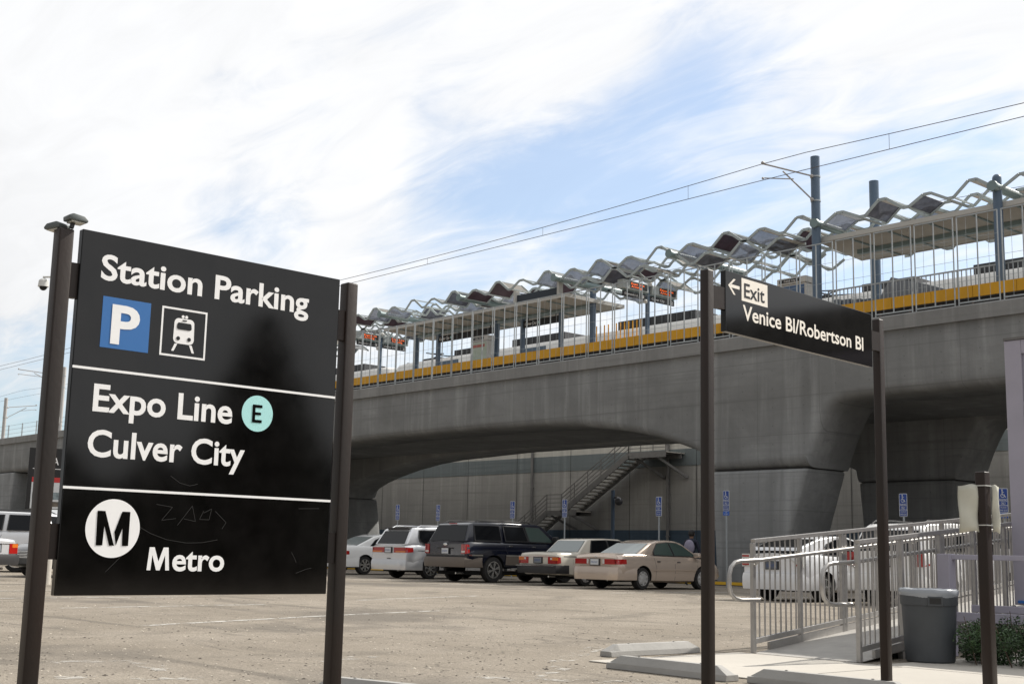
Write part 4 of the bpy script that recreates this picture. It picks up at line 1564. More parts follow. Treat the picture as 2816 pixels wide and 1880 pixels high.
# third post with paper notices tied round it
p5 = empty('short_post', (-4.44, 8.33, 0), 0, 'short dark steel post standing right of the exit sign posts', 'post')
post(-4.44, 8.33, 1.525, p5, 0.075, 0.075, 'shaft')
pn = empty('paper_notice', (-4.44, 8.33, 1.27), 0, 'faded curling paper notice tied round the short dark post', 'notice')
mb = MB()
rows, cols = 8, 8
for (sx, sy, w, bow) in ((-4.455, 8.285, 0.135, 0.016), (-4.40, 8.375, 0.05, 0.008)):
    vs, fs = [], []
    dirv = Vector((-0.664, -0.748, 0)) if w > 0.1 else Vector((0.664, 0.748, 0))
    for i in range(rows + 1):
        for j in range(cols + 1):
            s = j / cols
            t = i / rows
            p = Vector((sx, sy, 1.43 - 0.32 * t)) + dirv * (w * s) + Vector((0.75, -0.66, 0)) * (bow * math.sin(PI * s) * (0.4 + math.sin(PI * t) * 0.9) + 0.012 * math.sin(7 * t + 3 * s)) + Vector((0, 0, 0.008 * math.sin(5 * s)))
            vs.append(p)
    for i in range(rows):
        for j in range(cols):
            a = i * (cols + 1) + j
            fs.append((a, a + 1, a + cols + 2, a + cols + 1))
    mb.add(vs, fs)
o = mb.build('sheet', M['paper'], pn, world=True, smooth=True, ang=60)
md = o.modifiers.new('thick', 'SOLIDIFY')
md.thickness = 0.0015
mb = MB()
for z in (1.425, 1.155):
    mb.box((-4.483, 8.287, z), (-4.397, 8.373, z + 0.007))
mb.build('tie', M['white_pl'], pn, world=True)

# ------------------------------------------------------------------ wheel stops
def wheel_stop(x0, y0, x1, y1, label, h=0.105, w=0.15):
    d = Vector((x1 - x0, y1 - y0, 0))
    L_ = d.length
    rz = math.atan2(d.y, d.x)
    t = MB()
    sec = [(-w / 2, 0), (w / 2, 0), (w / 2 - 0.008, 0.045), (w / 2 - 0.045, h), (-w / 2 + 0.045, h), (-w / 2 + 0.008, 0.045)]
    st_ = [(0, 0.02), (0.12, 1.0), (L_ - 0.12, 1.0), (L_, 0.02)]
    vs = []
    for x, k in st_:
        for y, z in sec:
            zz = z if k == 1 else min(z, 0.045)
            vs.append((x, y, zz))
    fs = []
    n = 6
    for j in range(3):
        for i in range(n):
            fs.append((j * n + i, j * n + (i + 1) % n, (j + 1) * n + (i + 1) % n, (j + 1) * n + i))
    fs += [tuple(range(n)), tuple(range(23, 17, -1))]
    t.add(vs, fs)
    for x in (0.3, L_ - 0.3):
        t.lathe([(0.001, h + 0.001), (0.012, h + 0.001), (0.012, h + 0.006), (0.001, h + 0.006)], (x, 0, 0), 'z', 8, 1)
    o = t.build('wheel_stop', [M['stop'], M['rail_st']], bevel=0.006)
    o.location = (x0, y0, 0.003)
    o.rotation_euler = (0, 0, rz)
    return tag(o, label, 'wheel stop', 'concrete wheel stops by the pavement')


wheel_stop(-8.15, 8.44, -8.15, 9.66, 'concrete wheel stop lying away from the viewer, its long side sunlit')
wheel_stop(-7.34, 7.68, -6.10, 7.66, 'concrete wheel stop behind the left post of the exit sign')
wheel_stop(-5.99, 7.76, -4.68, 7.76, 'concrete wheel stop between the two exit sign posts')
wheel_stop(-7.02, 4.66, -5.8, 4.95, 'wheel stop cut off by the bottom edge beside the parking sign post')

# ------------------------------------------------------------------ ramp
rdir = Vector((math.cos(R(98.8)), math.sin(R(98.8)), 0))
SL = 0.0708
A0, B0 = Vector((-7.70, 9.99, 0.012)), Vector((-6.56, 10.02, 0.012))


def rp(base, t, h=0.0):
    p = base + rdir * t
    return (p.x, p.y, 0.012 + SL * t + h)


ra = empty('access_ramp', (-7.1, 10, 0.03), 0, 'grey metal access ramp with barred aluminium guards and looped handrails', 'ramp')
mb = MB()
a, b, c, d = rp(A0, 0), rp(B0, 0), rp(B0, 9), rp(A0, 9)
dn = lambda p, k: (p[0], p[1], p[2] - k)
mb.add([a, b, c, d, dn(a, 0.004), dn(b, 0.004), dn(c, 0.10), dn(d, 0.10)], [(0, 1, 2, 3), (4, 7, 6, 5), (0, 4, 5, 1), (1, 5, 6, 2), (2, 6, 7, 3), (3, 7, 4, 0)])
mb.build('deck', M['rampdeck'], ra, world=True)
mb = MB()
for base, sgn in ((A0, -1), (B0, 1)):
    mb.beam(rp(base, 0.3, 0.035), rp(base, 9, 0.035), 0.03, 0.07)
    mb.beam(rp(base, 0.9, -0.06), rp(base, 9, -0.06), 0.05, 0.10)
mb.build('side_beam', M['alu'], ra, world=True)
for base, tmax, nm in ((A0, 9.0, 'left'), (B0, 4.15, 'right')):
    g = MB()
    t = 0.0
    k = 0
    while t <= tmax + 0.01:
        p = rp(base, t)
        g.box((p[0] - 0.021, p[1] - 0.021, max(0.012, p[2] - 0.5 * (t > 2))), (p[0] + 0.021, p[1] + 0.021, p[2] + 1.03))
        t += 0.97
        k += 1
        if k == 3:
            q = rp(base, t - 0.97 + 0.065)
            g.box((q[0] - 0.02, q[1] - 0.02, q[2] + 0.0), (q[0] + 0.02, q[1] + 0.02, q[2] + 1.02))
    g.beam(rp(base, 0, 1.05), rp(base, tmax, 1.05), 0.045, 0.04)
    g.beam(rp(base, 0, 0.11), rp(base, tmax, 0.11), 0.035, 0.05)
    go = g.build('guard', M['alu'], ra, bevel=0.004, world=True)
    g = MB()
    t = 0.12
    while t < tmax:
        if min(t % 0.97, 0.97 - t % 0.97) > 0.05:
            p = rp(base, t)
            g.beam((p[0], p[1], p[2] + 0.12), (p[0], p[1], p[2] + 1.04), 0.012, 0.012, upv=(1, 0, 0))
        t += 0.108
    g.build('bars', M['alu'], go, world=True)
    off = Vector((0.07, 0, 0)) if nm == 'left' else Vector((-0.07, 0, 0))
    bb = base + off
    pts = [rp(bb, tmax, 0.87), rp(bb, 0.02, 0.87)]
    p0 = Vector(rp(bb, 0.0, 0))
    for (dy, z) in ((-0.28, 0.86), (-0.36, 0.845), (-0.42, 0.80), (-0.445, 0.73), (-0.445, 0.62), (-0.42, 0.555), (-0.36, 0.515), (-0.28, 0.50), (0.0, 0.50)):
        pts.append((p0.x, p0.y + dy, 0.012 + z))
    h = MB().path(pts, 0.02, n=10)
    ho = h.build('handrail', M['alu'], ra, world=True, smooth=True, ang=60)
    h = MB()
    t = 0.0
    while t <= tmax:
        p, q = rp(base, t, 0.80), rp(bb, t, 0.86)
        h.tube(p, q, 0.008, n=6)
        t += 1.94
    h.build('handrail_bracket', M['alu'], ho, world=True)

# ------------------------------------------------------------------ bin
bn = empty('rubbish_bin', (-6.29, 10.74, 0.012), 0, 'grey round plastic rubbish bin with a clear bag over its rim', 'bin')
mb = MB()
mb.lathe([(0.001, 0), (0.225, 0), (0.235, 0.015), (0.262, 0.50), (0.262, 0.503), (0.272, 0.505), (0.278, 0.60), (0.265, 0.60), (0.262, 0.55), (0.001, 0.5)], (0, 0, 0), 'z', 48)
mb.build('body', M['bin'], bn, smooth=True, ang=30)
mb = MB()
n = 60
vs, fs = [], []
rnd = random.Random(3)
wob = [rnd.uniform(-1, 1) for _ in range(n)]
for (r, z, k) in ((0.270, 0.565, 0.012), (0.284, 0.60, 0.004), (0.287, 0.635, 0.003), (0.270, 0.650, 0.006), (0.245, 0.645, 0.012), (0.21, 0.60, 0.02)):
    for i in range(n):
        a = 2 * PI * i / n
        w = (wob[i] + wob[(i + 1) % n] + wob[(i * 7) % n]) / 3
        vs.append(((r + w * k * 0.5) * math.cos(a), (r + w * k * 0.5) * math.sin(a), z + w * k + (0.012 * math.sin(a * 2) if z < 0.6 else 0)))
for j in range(5):
    for i in range(n):
        fs.append((j * n + i, j * n + (i + 1) % n, (j + 1) * n + (i + 1) % n, (j + 1) * n + i))
mb.add(vs, fs)
mb.build('bag', M['bag'], bn, smooth=True, ang=60)
mb = MB()
va = math.atan2(-10.8, 6.3)
for a in (va + 0.22, va + PI):
    c_, s_ = math.cos(a), math.sin(a)
    tx, ty = -s_, c_
    for (u0, u1, z0, z1, dd, mi) in ((-0.07, 0.07, 0.505, 0.585, 0.006, 0), (-0.055, 0.055, 0.520, 0.572, 0.0085, 1)):
        r = 0.276 + dd
        vs = [((r - 0.02) * c_ + tx * u0, (r - 0.02) * s_ + ty * u0, z0), ((r - 0.02) * c_ + tx * u1, (r - 0.02) * s_ + ty * u1, z0),
              (r * c_ + tx * u0, r * s_ + ty * u0, z0), (r * c_ + tx * u1, r * s_ + ty * u1, z0),
              ((r - 0.02) * c_ + tx * u0, (r - 0.02) * s_ + ty * u0, z1), ((r - 0.02) * c_ + tx * u1, (r - 0.02) * s_ + ty * u1, z1),
              (r * c_ + tx * u0, r * s_ + ty * u0, z1), (r * c_ + tx * u1, r * s_ + ty * u1, z1)]
        mb.add(vs, [(0, 1, 3, 2), (4, 6, 7, 5), (0, 2, 6, 4), (1, 5, 7, 3), (2, 3, 7, 6), (0, 4, 5, 1)], mi)
mb.build('handle', [M['bin'], M['blk2']], bn)
bn.scale = (0.92, 0.92, 1.0)

# ------------------------------------------------------------------ portable office building and its landing
tr = empty('site_office', (-2.0, 17, 0), 0, 'lavender painted portable office at the right edge with panelled siding', 'building')
XL, YF = -7.06, 13.95
MB().box((XL, YF, 0.45), (4.0, 20.0, 3.44)).build('wall', M['lav2'], tr, world=True)
mb = MB()
mb.box((XL - 0.03, YF - 0.03, 0.45), (XL + 0.17, YF - 0.001, 3.44))
mb.box((XL - 0.03, YF - 0.029, 0.45), (XL - 0.001, YF + 0.14, 3.44))
mb.box((XL + 0.171, YF - 0.028, 3.28), (4, YF - 0.002, 3.44))
mb.box((XL + 0.171, YF - 0.028, 2.60), (4, YF - 0.002, 2.72))
mb.box((XL + 0.171, YF - 0.028, 0.75), (4, YF - 0.002, 0.86))
for k in range(8):
    x = XL + 0.30 + 0.42 * k
    mb.box((x, YF - 0.014, 0.861), (x + 0.03, YF - 0.001, 2.599))
    if k % 2 == 0:
        mb.box((x - 0.02, YF - 0.016, 2.76), (x + 0.55, YF - 0.001, 2.80))
        mb.box((x - 0.02, YF - 0.016, 3.20), (x + 0.55, YF - 0.001, 3.24))
        mb.box((x - 0.02, YF - 0.016, 2.801), (x + 0.02, YF - 0.001, 3.199))
mb.build('trim', M['lav'], tr, world=True, bevel=0.004)
MB().box((XL - 0.035, YF - 0.04, 3.445), (4.1, 20.1, 3.475)).build('roof', M['stair'], tr, world=True)
MB().box((XL + 0.1, YF + 0.1, 0.0), (3.9, 19.9, 0.449)).build('skirting', M['lav'], tr, world=True)
MB().box((XL + 0.02, YF - 0.05, 0.47), (XL + 0.6, YF - 0.031, 0.50)).build('blue_strip', mat('blue_tape', (0.03, 0.16, 0.50), 0.5), tr, world=True)

ld = empty('landing_guard', (-6.4, 12.0, 0), 0, 'lavender painted landing rail with a thick end post beside the bin', 'railing')
P0, P1 = Vector((-6.66, 11.72, 0)), Vector((-4.4, 12.25, 0))
mb = MB()
mb.beam(P0 + Vector((0, 0, 0.955)), P1 + Vector((0, 0, 0.955)), 0.05, 0.05)
mb.build('top_rail', M['lav'], ld, world=True, bevel=0.004)
mb = MB()
mb.beam(P0 + Vector((0, 0, 0.38)), P1 + Vector((0, 0, 0.38)), 0.05, 0.09)
mb.beam(P0 + Vector((-0.02, 0.5, 0.45)), P1 + Vector((0, 0.5, 0.45)), 0.04, 0.07)
mb.build('bottom_beam', M['lav'], ld, world=True, bevel=0.004)
for k in (0, 1):
    p = P0.lerp(P1, k)
    MB().box((p.x - 0.065, p.y - 0.065, 0.0), (p.x + 0.065, p.y + 0.065, 0.985)).build('post', M['lav'], ld, world=True, bevel=0.006)


# ------------------------------------------------------------------ leafy shrub and the trees behind the viewer
def leaf_cloud(name, m, parent, clumps, n, size, seed, world=True, twig=None):
    rnd = random.Random(seed)
    mb = MB()
    for i in range(n):
        c, r, fz = rnd.choice(clumps)
        while True:
            p = Vector((rnd.uniform(-1, 1), rnd.uniform(-1, 1), rnd.uniform(-1, 1)))
            if 0.25 < p.length < 1:
                break
        p = Vector(c) + Vector((p.x * r, p.y * r, p.z * r * fz))
        if p.z < 0.02:
            p.z = 0.02 + rnd.random() * 0.1
        s = size * rnd.uniform(0.6, 1.3)
        a = Vector((rnd.gauss(0, 1), rnd.gauss(0, 1), rnd.gauss(0, 0.7))).normalized()
        b = a.cross(Vector((rnd.gauss(0, 1), rnd.gauss(0, 1), rnd.gauss(0, 1)))).normalized()
        mb.add([p - a * s, p + b * s * 0.45, p + a * s, p - b * s * 0.45], [(0, 1, 2, 3)], rnd.choice([0, 0, 1]))
    return mb.build(name, [m, mat(m.name + '_light', tuple(min(1, q * 1.7) for q in m.node_tree.nodes['Principled BSDF'].inputs['Base Color'].default_value[:3]), 0.5)], parent, world=world)


sh = empty('shrub', (-5.4, 11.2, 0), 0, 'low dark green leafy shrub growing behind the bin and under the landing rail', 'shrub')
rnd = random.Random(11)
cl = []
for i in range(46):
    t = rnd.random()
    cl.append(((-6.05 + 2.3 * t + rnd.uniform(-0.1, 0.1), 11.05 + 0.4 * t + rnd.uniform(-0.4, 0.25), rnd.uniform(0.05, 0.30)), rnd.uniform(0.10, 0.2), 0.9))
leaf_cloud('foliage', M['leaf'], sh, cl, 20000, 0.017, 4)
mb = MB()
for i in range(40):
    c = cl[i % len(cl)][0]
    mb.tube((c[0], c[1] + 0.05, 0), (c[0] + rnd.uniform(-0.12, 0.12), c[1] + rnd.uniform(-0.12, 0.12), c[2] + 0.18), 0.006, 0.003, n=5)
mb.build('stems', M['bark'], sh, world=True)
mb = MB()
for k in range(3):
    vs = []
    for i in range(7):
        a = 2 * PI * i / 7
        r = 0.10 * random.uniform(0.5, 1.1)
        vs.append((-5.15 + r * math.cos(a) + 0.09 * k, 10.55 + r * math.sin(a) * 0.7, 0.035 + 0.03 * random.random() + 0.01 * k))
    vs.append((-5.15 + 0.09 * k, 10.55, 0.075))
    mb.add(vs, [(i, (i + 1) % 7, 7) for i in range(7)])
tag(mb.build('dry_leaf', M['leafdry'], smooth=False), 'curled brown dry leaves lying before the shrub', 'leaf')


def conifer(x, y, h, r, seed, label):
    t = empty('conifer_tree', (x, y, 0), 0, label, 'tree', 'trees on the near side of the lot')
    MB().tube((x, y, 0), (x, y, h * 0.95), 0.28, 0.04, n=10).build('trunk', M['bark'], t, world=True, smooth=True)
    rnd = random.Random(seed)
    mb = MB()
    for i in range(2600):
        k = rnd.random() ** 0.8
        z = h * (0.06 + 0.94 * k)
        rad = r * (1 - k) ** 0.9 * rnd.uniform(0.35, 1.12) + 0.05
        a = rnd.uniform(0, 2 * PI)
        p = Vector((x + rad * math.cos(a), y + rad * math.sin(a), z))
        s = rnd.uniform(0.18, 0.42)
        d = Vector((math.cos(a), math.sin(a), -0.35)).normalized()
        b = d.cross(Vector((rnd.gauss(0, 1), rnd.gauss(0, 1), rnd.gauss(0, 1)))).normalized()
        mb.add([p - d * s, p + b * s * 0.5, p + d * s, p - b * s * 0.5], [(0, 1, 2, 3)])
    mb.build('crown', M['leaf2'], t, world=True)


conifer(15.2, 17.0, 6.35, 2.2, 1, 'tall pointed dark evergreen facing the parking sign')
rnd = random.Random(21)
ORD = ('first', 'second', 'third', 'fourth', 'fifth', 'sixth', 'seventh', 'eighth', 'ninth')
for i in range(9):  # unseen low trees, added to fill the board's reflection with dark
    conifer(20.5 + rnd.uniform(-1.2, 1.2), 5.0 + 3.1 * i, rnd.uniform(3.2, 4.3), rnd.uniform(1.8, 2.4), 30 + i, '%s low dark evergreen of the unseen row added to darken the sign reflection' % ORD[i])
hd = empty('hedge', (22, 20, 0), 0, 'unseen dark hedge added to darken what the parking sign reflects', 'hedge')  # out of view, added so the lower board reflects something dark
MB().box((20.3, -6, 0), (21.7, 34, 2.5)).build('inner_twigs', M['leaf2'], hd, world=True)
leaf_cloud('foliage', M['leaf2'], hd, [((20.9 + rnd.uniform(-0.4, 0.4), y * 0.5 - 6, 1.3 + rnd.uniform(-1, 1.1)), 0.8, 1.0) for y in range(80)], 6000, 0.14, 9)

# ------------------------------------------------------------------ accessible parking signs
def access_sign(x, ztop, label, tow=False, twist=0.0):
    y = 31.1
    t = empty('parking_space_sign', (x, y, 0), twist, label, 'sign', 'blue accessible parking signs along the row')
    w, h = 0.245, 0.62
    z0 = ztop - h
    MB().box((-0.025, 0.006, 0), (0.025, 0.03, ztop - 0.05)).build('post', M['galv'], t)

    def rrect(x0, z0_, x1, z1, r, n=4):
        out = []
        for cx, cz, a0 in ((x1 - r, z0_ + r, -90), (x1 - r, z1 - r, 0), (x0 + r, z1 - r, 90), (x0 + r, z0_ + r, 180)):
            out += [(cx + r * math.cos(R(a0 + 90 * i / n)), cz + r * math.sin(R(a0 + 90 * i / n))) for i in range(n + 1)]
        return out
    mb = MB().prism(rrect(-w / 2, z0, w / 2, ztop, 0.03), lambda a, b: (a, 0.004, b), lambda a, b: (a, 0.0, b))
    pl = mb.build('plate', M['sgn_w'], t)
    mb = MB()
    m_ = 0.014
    for (a, b) in ((z0 + m_, z0 + 0.175), (z0 + 0.19, ztop - m_)):
        mb.prism(rrect(-w / 2 + m_, a, w / 2 - m_, b, 0.014), lambda p, q: (p, -0.001, q), lambda p, q: (p, -0.0025, q))
    mb.build('field', M['sgn_blue'], pl)
    mb = MB()
    F = lambda u, v: (u, -0.0045, v)
    put_text(mb, 'PARKING', F, -0.098, 0.098, ztop - 0.335, ztop - 0.265, offset=0.012)
    put_text(mb, 'ONLY', F, -0.062, 0.062, ztop - 0.418, ztop - 0.352, offset=0.012)
    put_text(mb, 'MINIMUM', F, -0.078, 0.078, z0 + 0.108, z0 + 0.152, offset=0.0)
    put_text(mb, 'FINE $250', F, -0.09, 0.09, z0 + 0.040, z0 + 0.084, offset=0.010)
    # wheelchair figure
    cz = ztop - 0.185
    n = 20
    ri, ro = 0.040, 0.054
    vs, fs = [], []
    for i in range(n + 1):
        a = R(120 + (400 - 120) * i / n)
        vs += [(-0.012 + ri * math.cos(a), -0.0045, cz + ri * math.sin(a)), (-0.012 + ro * math.cos(a), -0.0045, cz + ro * math.sin(a))]
    for i in range(n):
        fs.append((2 * i, 2 * i + 1, 2 * i + 3, 2 * i + 2))
    mb.add(vs, fs)
    disc(mb, lambda u, v: (u, -0.0045, v), -0.022, ztop - 0.040, 0.0155, 14)
    for (a, b, wd) in (((-0.022, ztop - 0.055), (-0.018, cz + 0.015), 0.020), ((-0.018, cz + 0.018), (0.035, cz + 0.016), 0.017), ((0.032, cz + 0.018), (0.058, cz - 0.045), 0.017), ((0.055, cz - 0.040), (0.080, cz - 0.030), 0.015), ((-0.02, ztop - 0.10), (0.025, ztop - 0.10), 0.013)):
        d = Vector((b[0] - a[0], b[1] - a[1])).normalized()
        q = Vector((-d.y, d.x)) * wd / 2
        mb.add([(a[0] - q.x, -0.005, a[1] - q.y), (b[0] - q.x, -0.005, b[1] - q.y), (b[0] + q.x, -0.005, b[1] + q.y), (a[0] + q.x, -0.005, a[1] + q.y)], [(0, 1, 2, 3)])
    mb.build('lettering', M['sgn_w'], pl)
    if tow:
        mb = MB().prism(rrect(-w / 2, z0 - 0.135, w / 2, z0 - 0.008, 0.012), lambda a, b: (a, 0.004, b), lambda a, b: (a, 0.0, b))
        tp_ = mb.build('lower_plate', M['sgn_blue2'], t)
        mb = MB()
        put_text(mb, 'VAN', F, -0.035, 0.035, z0 - 0.062, z0 - 0.032, offset=0.008)
        put_text(mb, 'ACCESSIBLE', F, -0.075, 0.075, z0 - 0.108, z0 - 0.080, offset=0.005)
        mb.build('lettering', M['sgn_w'], tp_)
    return t


for x, zt, lb, tow, tw in ((-16.03, 2.80, 'blue accessible parking sign partly hidden by the lavender building, smaller blue plate below', True, 0.06),
                           (-18.89, 2.72, 'blue accessible parking sign right of the exit sign post, no plate below', False, 0.0),
                           (-24.97, 2.93, 'blue accessible parking sign before the pier with a smaller plate below', True, -0.03),
                           (-27.72, 2.79, 'blue accessible parking sign behind the beige sedan', False, 0.02),
                           (-32.08, 2.77, 'blue accessible parking sign behind the cream boxy sedan, beside the stair foot', False, 0.0),
                           (-34.80, 2.75, 'blue accessible parking sign behind the front of the navy vehicle', False, 0.03),
                           (-39.14, 2.68, 'blue accessible parking sign between the silver van and the navy vehicle', False, -0.04),
                           (-41.76, 2.72, 'blue accessible parking sign farthest to the left, above the silver van roof', False, 0.05)):
    access_sign(x, zt, lb, tow, tw)

# kiosk panel, bollard and camera seen past the left post
kf = Vector((-17.99, 6.9, 0))
kd = Vector((0.35, 0.937, 0)).normalized()
kn = Vector((0.937, -0.35, 0))
ks = empty('map_kiosk', (-17.9, 7.1, 0), 0, 'black kiosk board with a red stripe and posters behind the left post', 'kiosk')


def kq(a, b, z0, z1, o0, o1):
    mb = MB()
    mb.prism([(a, z0), (b, z0), (b, z1), (a, z1)], lambda u, v: tuple(kf + kd * u + kn * o0 + Vector((0, 0, v))), lambda u, v: tuple(kf + kd * u + kn * o1 + Vector((0, 0, v))))
    return mb


kq(0, 0.62, 1.36, 2.22, -0.05, 0).build('board', M['blk2'], ks, world=True)
kq(0.06, 0.56, 1.74, 1.81, 0.001, 0.004).build('red_stripe', M['red'], ks, world=True)
mb = kq(0.06, 0.56, 1.37, 1.738, 0.001, 0.004)
kp = mb.build('poster', M['plate'], ks, world=True)
mb = kq(0.08, 0.54, 1.50, 1.60, 0.005, 0.006)
kq(0.30, 0.54, 1.40, 1.47, 0.005, 0.006).build('photo', mat('poster_photo', (0.12, 0.10, 0.08), 0.5, var=0.6, vscale=14), kp, world=True)
mb.build('photo', mat('poster_photo_blue', (0.20, 0.25, 0.27), 0.5, var=0.6, vscale=14), kp, world=True)
mb = kq(0.06, 0.56, 1.925, 1.933, 0.001, 0.004)
FK = lambda u, v: tuple(kf + kd * u + kn * 0.005 + Vector((0, 0, v)))
put_text(mb, 'RA', FK, 0.27, 0.40, 1.99, 2.09, offset=0.01)
mb.build('lettering', M['letter'], ks, world=True)
for u in (0.27,):
    p = kf + kd * u - kn * 0.09
    MB().box((p.x - 0.03, p.y - 0.03, 0), (p.x + 0.03, p.y + 0.03, 1.5)).build('post', M['blk2'], ks, world=True)
mb = MB().lathe([(0.13, 0), (0.13, 0.86), (0.115, 0.92), (0.07, 0.96), (0.001, 0.975)], (-27.75, 11.2, 0), 'z', 24)
tag(mb.build('bollard', M['pad'], smooth=True), 'pale concrete bollard showing between the left post and the parking sign', 'bollard')
cp = empty('camera_pole', (-19.85, 7.83, 0), 0, 'slim grey pole behind the left post carrying a dome camera', 'camera pole')
MB().tube((-19.85, 7.83, 0), (-19.85, 7.83, 5.3), 0.05, n=12).build('pole', M['galv'], cp, world=True, smooth=True)
dm = empty('dome_camera', (-20.03, 7.68, 4.95), 0, 'white dome security camera hanging left of the sign post', 'camera')
mb = MB().lathe([(0.001, 0.13), (0.05, 0.125), (0.075, 0.10), (0.085, 0.0), (0.001, 0.0)], (0, 0, 0), 'z', 20)
mb.tube((0, 0, 0.13), (0.0, 0.0, 0.17), 0.02, n=8)
mb.tube((0, 0, 0.16), (0.15, 0.13, 0.16), 0.016, n=8)
mb.build('housing', M['white_pl'], dm, smooth=True)
mb = MB().sphere((0, 0, 0), 0.062, 16, 10)
mb.build('dome', M['glass'], dm, smooth=True)


# ------------------------------------------------------------------ cars
def paint(name, c, metal=0.0, rough=0.28):
    return mat(name, c, rough, metal, 0.5, coat=0.7, var=0.04, vscale=1.5)


RING = [(0, 0), (0.84, 0.0), (0.955, 0.07), (0.99, 0.26), (1.0, 0.50), (0.985, 0.74), (0.955, 0.90), (0.90, 0.975), (0.5, 1.0), (0, 1.0)]


def interp(tab, x):
    if x <= tab[0][0]:
        return tab[0][1:]
    for a, b in zip(tab[:-1], tab[1:]):
        if x <= b[0]:
            t = (x - a[0]) / (b[0] - a[0])
            return tuple(p + (q - p) * t for p, q in zip(a[1:], b[1:]))
    return tab[-1][1:]


def apply_mods(o):
    dg = bpy.context.evaluated_depsgraph_get()
    me = bpy.data.meshes.new_from_object(o.evaluated_get(dg))
    o.modifiers.clear()
    old = o.data
    o.data = me
    me.name = old.name
    return o


